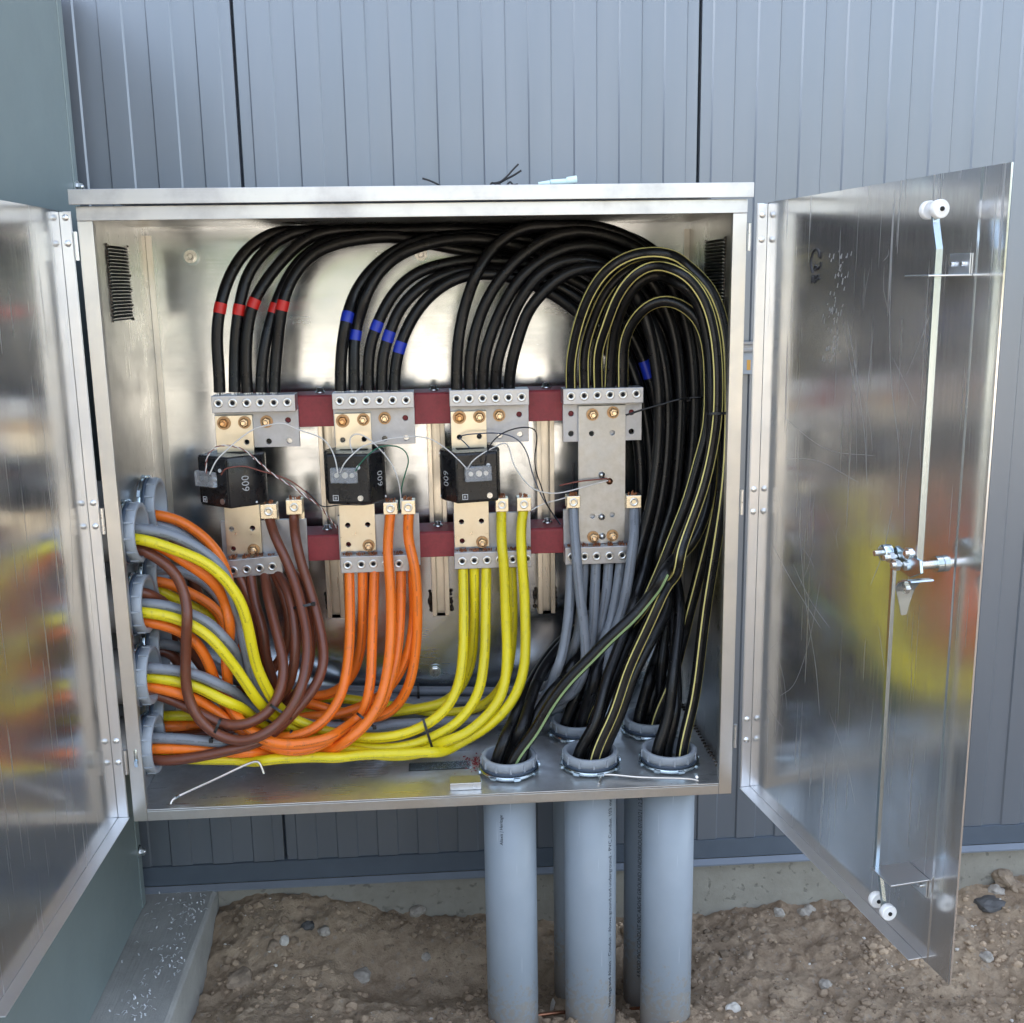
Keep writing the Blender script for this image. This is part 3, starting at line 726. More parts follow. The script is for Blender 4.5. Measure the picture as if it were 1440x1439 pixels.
# hand scratches across the right door (raised burrs), and two on the left
def scratches(dr, q, rows):
    b = MB()
    for w_, pts in rows:
        P = spline([Vector((a_, 0, c_)) for a_, c_ in pts], .02) if len(pts) > 2 else [Vector((pts[0][0], 0, pts[0][1])), Vector((pts[1][0], 0, pts[1][1]))]
        vs = []
        for i, p in enumerate(P):
            d_ = (P[min(i+1, len(P)-1)]-P[max(i-1, 0)]).normalized(); n_ = Vector((-d_.z, 0, d_.x))*w_*(1 if 0 < i < len(P)-1 else .3)
            vs += [q(p.x+n_.x, .0003, p.z+n_.z), q(p.x-n_.x, .0003, p.z-n_.z)]
        b.add(vs, [(2*i, 2*i+1, 2*i+3, 2*i+2) for i in range(len(P)-1)])
    o = b.build('scratch', 'scratch', dr); o['kind'] = 'stuff'
SC = [(.0006, [(.30, .98), (.335, .90), (.37, .80), (.385, .72)]), (.0004, [(.29, .97), (.33, .88), (.355, .83)]), (.0005, [(.42, 1.08), (.425, .97), (.44, .88), (.47, .78), (.475, .70)]),
      (.0003, [(.38, .97), (.372, .86), (.38, .76)]), (.0004, [(.46, .70), (.44, .62), (.41, .56)]), (.0003, [(.50, .84), (.49, .74), (.495, .66)]), (.0005, [(.06, .55), (.16, .49), (.26, .44)]),
      (.0004, [(.15, .53), (.22, .48), (.29, .45)]), (.0005, [(.17, .60), (.20, .48), (.25, .36), (.27, .28)]), (.0003, [(.25, .52), (.22, .40), (.17, .30), (.12, .26)]), (.0003, [(.05, .23), (.09, .21), (.14, .20)]),
      (.0004, [(.05, .25), (.08, .25), (.115, .225)]), (.0003, [(.30, .30), (.36, .24), (.40, .17)]), (.0003, [(.10, .34), (.13, .30), (.15, .24)]), (.0003, [(.33, .95), (.34, .85), (.352, .74)]), (.0003, [(.08, .80), (.25, .76), (.40, .77)]),
      (.0003, [(.10, .72), (.22, .735), (.36, .72)]), (.0003, [(.53, .90), (.52, .82), (.54, .70)]), (.0003, [(.25, .66), (.30, .61)]), (.0003, [(.44, .50), (.47, .40), (.46, .32)])]
random.seed(21)
for _ in range(26):
    a_, c_ = random.uniform(.04, .56), random.uniform(.06, 1.12); L_ = random.uniform(.02, .12); t_ = random.gauss(1.5, .5); k_ = random.uniform(-.01, .01)
    SC.append((random.uniform(.00015, .00028), [(a_, c_), (a_+L_*.5*math.cos(t_)+k_, c_+L_*.5*math.sin(t_)), (min(.57, a_+L_*math.cos(t_)), c_+L_*math.sin(t_))]))
scratches(dR, qR, SC)
scratches(dL, qL, [(.0004, [(.18, .9), (.17, .7), (.19, .52)]), (.0004, [(.09, .78), (.10, .60), (.13, .47)]), (.0003, [(.25, .40), (.33, .30)]), (.0003, [(.12, 1.08), (.2, .95)])])
# chalky smear on the right door
def smear():
    b = MB(); random.seed(5)
    for _ in range(70):
        s_ = .27+random.gauss(0, .014)-.02*random.random(); z_ = random.uniform(.90, 1.09); s_ += (1.0-z_)*(-.12); l_ = random.uniform(.002, .010); w_ = random.uniform(.0004, .0014)
        b.add([qR(s_-w_, .0004, z_), qR(s_+w_, .0004, z_-.001), qR(s_+w_*.8+.002, .0004, z_+l_), qR(s_-w_*.3+.002, .0004, z_+l_)], [(0, 1, 2, 3)])
    o = b.build('chalk_smear', 'scratch', dR); o['kind'] = 'stuff'
smear()

# ================================================================== CONDUITS
def bushing(parent, c, ax, r=.0585):
    a = Vector(ax)
    b = MB(); b.lathe(c-a*.006, a, [(.049, -.03), (.049, .0055), (.0515, .0068), (r-.001, .0068), (r, .0055), (r, -.012), (.0565, -.0125), (.0565, -.03)], 40)
    o = b.build('bushing', 'pvc_fit', parent)
    u, w = frame_of(a); nb = MB()
    for k in range(12):
        t_ = 2*math.pi*k/12; d = math.cos(t_)*u+math.sin(t_)*w; e = -math.sin(t_)*u+math.cos(t_)*w
        p = c-a*.018+d*(r+.0004)
        vs = [p+e*x+a*z_+d*y_ for z_ in (0, .0165) for y_ in (-.001, .0018) for x in (-.0018, .0018)]
        nb.add(vs, [(0, 2, 3, 1), (4, 5, 7, 6), (0, 1, 5, 4), (2, 6, 7, 3), (0, 4, 6, 2), (1, 3, 7, 5)])
    nb.build('lug_rib', 'pvc_fit', o)['kind'] = 'stuff'
    MB().lathe(c-a*.021, a, [(.0555, -.003), (.0605, -.003), (.0605, .003), (.0555, .003)], 40, closed=True).build('gasket_ring', 'gasket', parent)
    b = MB(); b.lathe(c-a*.0285, a, [(.0555, -.0035), (.0635, -.0035), (.0645, .0), (.0635, .0035), (.0555, .0035)], 40, closed=True)
    for k in range(8):
        t_ = 2*math.pi*k/8+.2; d = math.cos(t_)*u+math.sin(t_)*w; e = -math.sin(t_)*u+math.cos(t_)*w; p = c-a*.0285+d*.0645
        vs = [p+e*x+a*z_+d*y_ for z_ in (-.003, .003) for y_ in (-.002, .0035) for x in (-.007, .007)]
        b.add(vs, [(0, 2, 3, 1), (4, 5, 7, 6), (0, 1, 5, 4), (2, 6, 7, 3), (0, 4, 6, 2), (1, 3, 7, 5)])
    b.build('locknut', 'zinc', parent)
CON = [(.153, .104), (.329, .108), (.500, .104), (.322, .280), (.491, .277)]
CL = ['leftmost vertical grey pvc conduit standing in front under the cabinet', 'middle front vertical grey pvc conduit with a long line of print',
      'right hand front vertical grey pvc conduit with white scuffs', 'rear vertical grey pvc conduit half hidden behind the middle front one', 'rear vertical grey pvc conduit with bold print, behind the right hand one']
def wrap_text(parent, txt, size, cx, cy, ang, z, flip=False, r=.0572, name='print', sx=1.0):
    me = text_mesh(txt, size, 0)
    for v in me.vertices:
        x, y = v.co.x*sx, v.co.y
        if flip: x, y = -x, -y
        th = ang-y/r                                     # reads upward
        v.co = Vector((cx+r*math.sin(th), cy-r*math.cos(th), z+x))-wloc(parent)
    me.materials.append(MT['black_ink']); return link(name, me, parent)
for k, ((x, y), lb) in enumerate(zip(CON, CL)):
    t = thing('conduit', (x, y, -.75), lb, 'conduit', 'vertical conduits below the cabinet')
    b = MB(); zb = -.80; b.lathe((x, y, 0), (0, 0, 1), [(.0565, zb), (.0568, -.3), (.0565, ZF-.004), (.053, ZF-.004), (.053, zb)], 48, closed=True); b.build('pipe', 'pvc', t)
    bushing(t, Vector((x, y, .062)), (0, 0, 1))
    if k == 0: wrap_text(t, 'Aliaxis | Heritage', .010, x, y, R(-22), -.085)
    if k == 1: wrap_text(t, 'Heritage and Aliaxis - Conduit - Above ground and underground - PVC Conduit 103 mm', .0140, x, y, R(41), -.28)
    if k == 4: wrap_text(t, '4 RIGID PVC CONDUIT 90C ABOVE GROUND UNDERGROUND 07/03/21 12:58AM 1188', .0135, x, y, R(-30), -.32)
SIDE = [(.077, .579), (.080, .431), (.070, .284), (.062, .139), (.235, .600), (.206, .460), (.180, .315), (.162, .160)]
SL = ['topmost front', 'second front', 'third front', 'lowest front', 'topmost rear', 'second rear', 'third rear', 'lowest rear']
for (y, z), lb in zip(SIDE, SL):
    t = thing('conduit_nipple', (-.67, y, z), lb+' grey conduit bushing in the left side of the cabinet', 'conduit fitting', 'bushings through the left side')
    MB().lathe((0, y, z), (1, 0, 0), [(.056, GX+.003), (.056, -.6066), (.053, -.6066), (.053, GX+.003)], 36, closed=True).build('pipe', 'pvc', t)
    bushing(t, Vector((-.566, y, z)), (1, 0, 0))

# ================================================================== BUS WORK
def rail(z0, z1, lb):
    t = thing('insulator_rail', (0, .36, z0), lb, 'rail', 'red insulator rails')
    xa, xb = at(307, 575, .311).x, at(897, 565, .311).x
    mb = MB(); mb.prism([(.311, z0), (.311, z1-.004), (.315, z1), (.4095, z1), (.4095, z1-.008), (.319, z1-.008), (.319, z0+.008), (.4095, z0+.008), (.4095, z0), (.315, z0)], 0, xa, xb)
    mb.build('channel', 'red', t, .0012)
    for px in (460, 616, 770):
        x = at(px, 742, .37).x; MB().lathe((x, .372, z1), (0, 0, 1), [(.011, 0), (.011, .003), (.007, .003), (.007, .010), (.0003, .011)], 14).build('screw', 'screw', t)
rail(.750, .818, 'upper red fibreglass insulator rail behind the top lugs'); rail(.450, .508, 'lower red fibreglass insulator rail behind the bottom lugs')

setm = MB().lathe((0, 0, 0), (0, -1, 0), [(.0096, 0), (.0096, .0018), (.0084, .0024), (.0056, .0024), (.0046, .0005), (.0046, -.001)], 20).mesh('set_screw'); setm.materials.append(MT['screw'])
sock = MB().cyl((0, -.0008, 0), (0, -.0012, 0), .0046, n=6, smooth=False).mesh('socket'); sock.materials.append(MT['dark'])
def bolt_mesh(nm, nutm, rw):
    a = MB().cyl((0, 0, 0), (0, -.003, 0), rw, n=22, smooth=False).mesh('washer'); a.materials.append(MT['washer'])
    b = MB(); b.cyl((0, -.003, 0), (0, -.0095, 0), .0103, n=6, smooth=False); b.cyl((0, -.0095, 0), (0, -.012, 0), .0103, .0078, n=6, smooth=False); b = b.mesh('nut'); b.materials.append(MT[nutm])
    c = MB(); c.cyl((0, -.011, 0), (0, -.021, 0), .0056, .0056, n=14); c.cyl((0, -.021, 0), (0, -.0225, 0), .0056, .004, n=14); c = c.mesh('stud'); c.materials.append(MT['brass' if nutm != 'bronze' else 'bronze'])
    return a, b, c
BM = {'bronze': bolt_mesh('a', 'bronze', .0145), 'brass': bolt_mesh('b', 'brass', .0135)}
def bolt(parent, x, y, z, k):
    a, b, c = BM[k]; o = inst('bolt', b, parent, (x, y, z)); o.rotation_euler = (0, random.uniform(0, 1), 0)
    link('washer', a, o); link('stud', c, o); return o
def block(parent, rc, y0, dep, screws, up_, name='terminal_block', tilt=0, cables=()):
    x0, x1, z0, z1 = rc
    mb = MB(); M = None
    if tilt: c = Vector(((x0+x1)/2, 0, (z0+z1)/2)); M = Matrix.Translation(c) @ Matrix.Rotation(tilt, 4, 'Y') @ Matrix.Translation(-c)
    mb.box(x0, x1, y0, y0+dep, z0, z1, M); o = mb.build(name, 'lug', parent, .0012)
    for px, py in screws:
        p = at(px, py, y0); s_ = inst('set_screw', setm, o, (p.x, y0, p.z)); link('socket', sock, s_)
    return o
def mech_lug(parent, px0, py0, px1, py1, y0=.272):
    x0, x1, z0, z1 = rect(px0, py0, px1, py1, y0)
    o = MB().box(x0, x1, y0, y0+.030, z0, z1).build('mechanical_lug', 'mech', parent, .0012)
    MB().box(x0+.002, x1, y0+.0302, y0+.0335, z0-.045, z0+.006).build('lug_tongue', 'mech', o, .0008)
    s_ = inst('lug_screw', setm, o, ((x0+x1)/2, y0, (z0+z1)/2)); 
    b = MB()
    for _ in range(14):
        x = random.uniform(x0+.006, x1-.006); y = random.uniform(y0+.006, y0+.024); b.cyl((x, y, z1-.002), (x+random.uniform(-.003, .003), y, z1+random.uniform(.003, .008)), .0014, n=5)
    b.build('bare_strand', 'copper', o)
    return ((x0+x1)/2, y0+.015, z0)
def R4(x0, y0, x1, y1, y): a = rect(x0, y0, x1, y1, y); return a
def hz(px, py, y, r=.0068): p = at(px, py, y); return (p.x, p.z, r)
def rr(rc): x0, x1, z0, z1 = rc; return [(x0, z0), (x1, z0), (x1, z1), (x0, z1)]
def tails(o, xs_, y, z, up_, m):
    for x in xs_:
        b = MB()
        for _ in range(18):
            a_, q = random.uniform(0, 6.28), random.uniform(.002, .0105); xx, yy = x+q*math.cos(a_), y+q*math.sin(a_); b.cyl((xx, yy, z-.002), (xx+random.uniform(-.001, .001), yy, z+up_*random.uniform(.004, .011)), .0013, n=5)
        b.build('bare_strand', m, o)
BUS = {
 'A': dict(lb='leftmost bus bar and lug assembly, its lower lugs holding the brown cables', tb=(297, 556, 415, 580), ts=[(307, 567.5), (327, 567), (347, 567), (366, 566.5), (385, 566.5), (404, 566)],
    tp=(303, 572, 420, 629), tph=[(405, 591), (378, 621), (407, 620)], bu=(304.5, 585, 356, 650), buh=[(347, 622)], bolts=[(315, 595, 'bronze', 0), (344, 594, 'brass', 0), (375, 593, 'brass', 1)],
    bl=(317, 700, 366, 779), blh=[(325.5, 744), (355, 743), (328, 772)], blb=[(357, 773)], lp=(313, 732, 432, 802), lb_=(318, 785, 397, 810), ls=[(328, 803), (347, 801), (365, 799), (383, 797)], tilt=R(-4),
    ml=[(366, 709, 389, 730), (402, 703, 425, 724)], tc=[309, 330, 348, 367, 386]),
 'B': dict(lb='second bus bar and lug assembly from the left, its lower lugs holding the orange cables', tb=(467, 552, 582, 575), ts=[(477.5, 564), (496, 564), (515, 563.5), (533.5, 563.5), (552, 563), (571, 563)],
    tp=(470, 567, 583, 625), tph=[(570, 588), (541, 617), (571, 616)], bu=(472, 582, 522, 645), buh=[(482, 619), (512, 618)], bolts=[(482, 592, 'bronze', 0), (511, 590, 'brass', 0), (541, 588, 'brass', 1)],
    bl=(478, 698, 527, 775), blh=[(489, 739), (517, 738), (490, 766)], blb=[(518.5, 767)], lp=(477, 724, 590, 796), lb_=(479, 782, 575, 805), ls=[(489, 795), (508, 794), (525, 793), (543, 793), (561, 793)], tilt=0,
    ml=[(539, 707, 559, 724), (564, 704, 584, 724)], tc=[479, 498, 518, 537, 555]),
 'C': dict(lb='third bus bar and lug assembly from the left, its lower lugs holding the yellow cables', tb=(632, 548, 744, 571), ts=[(642, 561), (660, 561), (678.5, 560.5), (697, 560), (715, 559.5), (733.5, 558.5)],
    tp=(634, 562, 743, 622), tph=[(730, 583), (703, 613), (731, 611)], bu=(635, 579, 684, 640), buh=[(646, 615), (674, 614)], bolts=[(646, 587, 'bronze', 0), (674, 586, 'brass', 0), (702, 584, 'brass', 1)],
    bl=(639, 690, 687, 769), blh=[(649, 734), (677, 733), (650, 761)], blb=[(678, 762)], lp=(639, 722, 746, 790), lb_=(639, 776, 747, 799), ls=[(650, 789.5), (667, 788.5), (685, 788), (703, 787.5), (721, 787), (741, 786)], tilt=0,
    ml=[(697, 701, 715, 720), (727, 700, 747, 719)], tc=[642, 661, 679, 697, 716]),
}
def assembly(k, b):
    p0 = at((b['tb'][0]+b['tb'][2])/2, 700, .30); t = thing('bus_assembly', p0, b['lb'], 'bus bar', 'bus bar assemblies')
    tp = R4(*b['tp'], .300)
    plate('mounting_plate', rr(tp), [hz(x, y, .300) for x, y in b['tph']]+[hz(x, y, .300, .0062) for x, y in b['buh']], .0105, 'plate', t, .300)
    o = block(t, R4(*b['tb'], .262), .262, .047, b['ts'], 1)
    tails(o, [at(x, 550, .285).x for x in b['tc']], .285, R4(*b['tb'], .262)[3], 1, 'strand')
    bu = R4(*b['bu'], .289); plate('bus_bar', rr(bu), [hz(x, y, .289, .0062) for x, y in b['buh']], .0105, 'bus', t, .289)
    for x, y, kk, pl_ in b['bolts']:
        yy = .300 if pl_ else .289; p = at(x, y, yy); bolt(t, p.x, yy, p.z, kk)
    bl = R4(*b['bl'], .289); plate('bus_bar', rr(bl), [hz(x, y, .289, .0062) for x, y in b['blh']], .0105, 'bus', t, .289)
    for x, y in b['blb']: p = at(x, y, .289); bolt(t, p.x, .289, p.z, 'brass')
    plate('mounting_plate', rr(R4(*b['lp'], .300)), [hz(x, y, .300, .0062) for x, y in b['blh']], .0105, 'plate', t, .300)
    rc = R4(*b['lb_'], .262); o = block(t, rc, .262, .037, b['ls'], -1, tilt=b['tilt'])
    tails(o, [at(x, 780, .280).x for x, y in b['ls']], .278, rc[3], .55, 'copper')
    for q in b['ml']: mech_lug(t, *q)
for k, b in BUS.items(): assembly(k, b)
# neutral assembly
t = thing('neutral_assembly', at(848, 690, .30), 'wide dull grey neutral bar assembly on the right, holding the grey cables', 'bus bar', 'bus bar assemblies')
plate('mounting_plate', rr(R4(792, 562, 902, 620, .300)), [hz(x, y, .300) for x, y in ((803, 582), (888, 580), (803, 610), (888, 607), (832, 610))], .0105, 'plate', t, .300)
o = block(t, R4(792, 546, 905, 568, .262), .262, .047, [(803, 557.5), (821.5, 557), (840, 556), (858, 555.5), (876, 555), (895, 554)], 1)
tails(o, [at(x, 545, .285).x for x in (803, 822, 840, 857, 875)], .285, R4(792, 546, 905, 568, .262)[3], 1, 'strand')
plate('neutral_bar', rr(R4(814, 571, 879, 764, .289)), [hz(x, y, .289, .0062) for x, y in ((832, 610), (861, 609), (833, 726), (861, 724))], .0105, 'bus_grey', t, .289)
for x, y in ((833, 583), (862, 580), (834, 755), (861, 753)): p = at(x, y, .289); bolt(t, p.x, .289, p.z, 'brass')
for x, y, m_ in ((846, 668, 'screw'), (857, 677, 'copper'), (846, 727, 'screw'), (846.5, 754, 'screw')):
    p = at(x, y, .289); o = MB().lathe((p.x, .289, p.z), (0, -1, 0), [(.0075, 0), (.0075, .002), (.005, .0025), (.005, .006), (.0003, .0065)], 14).build('screw', m_, t)
plate('mounting_plate', rr(R4(793, 716, 901, 776, .300)), [], .0105, 'plate', t, .300)
rc = R4(795, 769, 902, 793, .262); o = block(t, rc, .262, .037, [(804, 783.5), (822, 783), (839, 782.5), (857, 782), (875, 781), (894, 781)], -1)
tails(o, [at(x, 775, .28).x for x in (804, 822, 839, 857, 875, 894)], .278, rc[3], .55, 'copper')
mech_lug(t, 797, 698, 816, 715); mech_lug(t, 881, 697, 902, 715)

# ------------------------------------------------------------------ current transformers
def ct(px, py, yaw, lb, tside, clear, txt_up):
    c = at(px, py, .290); Hh = .0545; t = thing('current_transformer', c-Vector((0, 0, Hh)), lb, 'transformer', 'black current transformers')
    Rr = .066; M = Matrix.Translation(c) @ Matrix.Rotation(yaw, 4, 'Z')
    poly = []
    fwid = .046
    a0 = math.asin(fwid/Rr)
    poly += [(-fwid, -.064), (fwid, -.064)]
    for i in range(1, 44):
        a_ = a0+.10+(2*math.pi-2*a0-.20)*i/44; poly.append((Rr*math.sin(a_), -Rr*math.cos(a_)*.92))
    b = MB(); b.prism(poly, 2, -Hh, Hh, M); b.sm = [False, False]+[True]*(len(b.sm)-2); o = b.build('housing', 'ct', t, .004)
    b = MB(); b.box(-.030, .030, -.012, .012, Hh+.0002, Hh+.0012, M); b.build('window', 'dark', o)
    # raised front plate, screws, terminal cover
    b = MB(); b.box(-.043, .043, -.0668, -.0642, -Hh+.006, Hh-.004, M); b.build('front_plate', 'ct', o, .0012)
    cx, cz = clear
    b = MB(); b.box(cx-.029, cx+.029, -.080, -.0672, cz-.0165, cz+.0165, M); b.build('terminal_cover', 'clear', t, .003)
    for dx in (-.016, .002, .017):
        p0 = M @ Vector((cx+dx, -.067, cz)); p1 = M @ Vector((cx+dx, -.073, cz)); MB().cyl(p0, p1, .0065 if dx == .002 else .005, n=14).build('terminal_screw', 'screw', t)
    for dx, dz in ((.026, -.040),):
        p0 = M @ Vector((dx, -.0668, dz)); p1 = M @ Vector((dx, -.0690, dz)); q = MB().cyl(p0, p1, .0062, n=16).build('cover_screw', 'screw', t)
    p0 = M @ Vector((.024, -.0668, .026)); p1 = M @ Vector((.024, -.0688, .026)); MB().cyl(p0, p1, .0042, n=12).build('white_dot', 'white_ink', t)
    b = MB()                                                        # small square emblem outline
    for (x0, x1, z0, z1) in ((-.034, -.033, -.046, -.034), (-.023, -.022, -.046, -.034), (-.0328, -.0232, -.0350, -.034), (-.0328, -.0232, -.046, -.045), (-.030, -.029, -.043, -.0375), (-.0275, -.0265, -.043, -.0375)):
        b.box(x0, x1, -.0673, -.0669, z0, z1, M)
    b.build('emblem', 'white_ink', t)
    # "600" set sideways on the curved flank
    me = text_mesh('600', .0235, .0002, 1.05); th0 = tside
    for v in me.vertices:
        x, y = v.co.x, v.co.y
        if not txt_up: x, y = -x, -y
        th = th0-y/Rr; rr_ = Rr*1.022
        v.co = (M @ Vector((rr_*math.sin(th), -rr_*math.cos(th)*.92-(.0012), x*.95-.004)))-wloc(t)
    me.materials.append(MT['white_ink']); link('rating_number', me, t)
    b = MB()
    for k in range(26):
        th = th0+(-.42 if tside > 0 else .42)+random.choice((-.05, .05, .0)); z = random.uniform(-.04, .04); rr_ = Rr*1.005
        p = M @ Vector((rr_*math.sin(th), -rr_*math.cos(th)*.92-.001, z)); b.box(p.x-.0008, p.x+.0008, p.y-.0008, p.y, p.z-.0008, p.z+.0008)
    for th in (th0-.5, th0+.36):
        for z in (-.047, .047):
            rr_ = Rr*1.006; p = M @ Vector((rr_*math.sin(th), -rr_*math.cos(th)*.92-.001, z)); b.cyl(p, p+Vector((0, -.0015, 0)), .0022, n=8)
    b.build('label_print', 'white_ink', t)
    return M
MA = ct(333, 671, R(-37), 'leftmost black current transformer, turned left, 600 printed on its right flank', R(62), (-.014, .006), True)
MBm = ct(500, 667, R(-10), 'middle black current transformer between the two others, clear terminal cover up front', R(65), (-.006, .010), True)
MC = ct(661, 665, R(12), 'rightmost black current transformer, 600 upside down on its left flank', R(-65), (.0, .010), False)

# ================================================================== CABLES
def wp(s, d0):
    """waypoints 'px,py[,depth]' -> points; depth carries linearly between the given ones"""
    raw = [tuple(float(q) for q in w.split(',')) for w in s.split()]; d = [r_[2] if len(r_) > 2 else None for r_ in raw]
    if d[0] is None: d[0] = d0
    idx = [i for i, q in enumerate(d) if q is not None]
    if idx[-1] != len(d)-1: d[-1] = d[idx[-1]]; idx.append(len(d)-1)
    for a, b in zip(idx, idx[1:]):
        for i in range(a+1, b): d[i] = d[a]+(d[b]-d[a])*(i-a)/(b-a)
    return [at(x, y, q) for (x, y, *_), q in zip(raw, d)]
def keep_in(p, r):
    """stay above the floor, below the top panel and in front of the back panel"""
    p = Vector(p)
    if p.y > D-r-.001: d = p-CAM; p = CAM+d*((D-r-.001-CAM.y)/d.y)
    if p.z < ZF+r+.001 and -.60 < p.x: 
        d = p-CAM; p = CAM+d*((ZF+r+.001-CAM.z)/d.z)
    if p.z > 1.1765-r: p.z = 1.1765-r
    return p
def cable(name, mk, pts, r, label, cat, group, fixed_ends=(1, 1), step=.010):
    a, b = fixed_ends; n = len(pts)
    pts = [p if (i < a or i >= n-b) else keep_in(p, r) for i, p in enumerate(pts)]
    P = relax(spline(pts, step), 4); c = dict(name=name, mk=mk, P=P, r=r, tags=(label, cat, group), post=[]); CABS.append(c); return c
CABS = []
def settle(it=60):
    """push overlapping cables apart along the line of sight depth, keeping each one smooth"""
    from mathutils.kdtree import KDTree
    wt = []
    for c in CABS:
        n = len(c['P']); wt.append([min(1, max(0, (min(i, n-1-i)-3)/8))*(0 if (p.z < .085 and p.x > .09) or p.x < -.585 else 1) for i, p in enumerate(c['P'])])
    for step_ in range(it):
        allp = [(ci, i) for ci, c in enumerate(CABS) for i in range(len(c['P']))]
        kd = KDTree(len(allp))
        for k, (ci, i) in enumerate(allp): kd.insert(CABS[ci]['P'][i], k)
        kd.balance(); disp = [[0.0]*len(c['P']) for c in CABS]; hits = 0; free = step_ >= it//2; lat = [[Vector((0, 0, 0))]*len(c['P']) for c in CABS]; worst = 0
        for ci, c in enumerate(CABS):
            for i, p in enumerate(c['P']):
                best = {}
                for q, k, dist in kd.find_range(p, .026):
                    cj, j = allp[k]
                    if cj == ci: continue
                    if cj not in best or dist < best[cj][1]: best[cj] = (q, dist)
                if not best: continue
                u = (p-CAM).normalized(); a = 0; L_ = Vector((0, 0, 0))
                for cj, (q, dist) in best.items():
                    need = c['r']+CABS[cj]['r']+.0004
                    if dist >= need: continue
                    d_ = p-q; s_ = d_.dot(u); lat2 = max(0, d_.length_squared-s_*s_); w = math.sqrt(max(0, need*need-lat2))
                    sg = 1 if s_ > .0008 else -1 if s_ < -.0008 else (1 if ci < cj else -1)
                    a += sg*(w-abs(s_))*.5; hits += 1; worst += need-dist
                    if free and dist > 1e-5: L_ = L_+d_/dist*(need-dist)*.30
                disp[ci][i] = max(-.008, min(.008, a*(.35 if free else .7)))*wt[ci][i]
                if free: lat[ci][i] = L_*min(1, .003/max(1e-6, L_.length))*wt[ci][i]
        for ci, c in enumerate(CABS):
            D_ = disp[ci]; n = len(D_)
            if not any(D_): continue
            G_ = lat[ci]
            for _ in range(9):
                D_ = [D_[0]]+[(D_[i-1]+2*D_[i]+D_[i+1])/4 for i in range(1, n-1)]+[D_[-1]]
                if free and _ < 6: G_ = [G_[0]]+[(G_[i-1]+2*G_[i]+G_[i+1])/4 for i in range(1, n-1)]+[G_[-1]]
            for i in range(n):
                if not D_[i]: continue
                p = c['P'][i]; p2 = p+(p-CAM).normalized()*D_[i]+G_[i]
                if p2.y < .022: continue
                c['P'][i] = keep_in(p2, c['r']) if wt[ci][i] > .2 else p2
        if not hits: break
    for c in CABS: c['P'] = c['P'][:3]+relax(c['P'], 3)[3:-3]+c['P'][-3:]
def build_cables():
    for c in CABS:
        P = c['P']; o = MB().tube(P, c['r'], 14, front=True).build(c['name'], c['mk'], origin=P[0]); tag(o, *c['tags'])
        for f in c['post']: f(o, P)
def nearest(P, px, py):
    t = ray(px, py).normalized(); return min(range(len(P)), key=lambda i: ((P[i]-CAM)-t*(P[i]-CAM).dot(t)).length)
def band(o, P, i, L, r, mk, name):
    n = max(2, int(L/.0045)); seg = P[max(0, i-n//2):i+n//2+1]
    MB().tube(seg, r, 14).build(name, mk, o)
def stripe(o, P, r, ang, mk, wdt=.0015):
    """thin co-extruded stripe; ang measured around the cable from the side facing the open front"""
    T = tangents(P); b = MB(); L = []; 
    for p, t_ in zip(P, T):
        f = Vector((0, -1, 0)); f = f-t_*f.dot(t_); f = f.normalized() if f.length > .2 else frame_of(t_)[0]
        s_ = t_.cross(f); d = f*math.cos(ang)+s_*math.sin(ang); e = t_.cross(d)
        L.append((p+d*(r+.0003)+e*wdt, p+d*(r+.0005), p+d*(r+.0003)-e*wdt))
    vs = [q for w in L for q in w]; b.add(vs, [(i*3+j, i*3+j+1, i*3+3+j+1, i*3+3+j) for i in range(len(L)-1) for j in (0, 1)], True)
    b.build('stripe', mk, o)
RB, RC = .0126, .0112

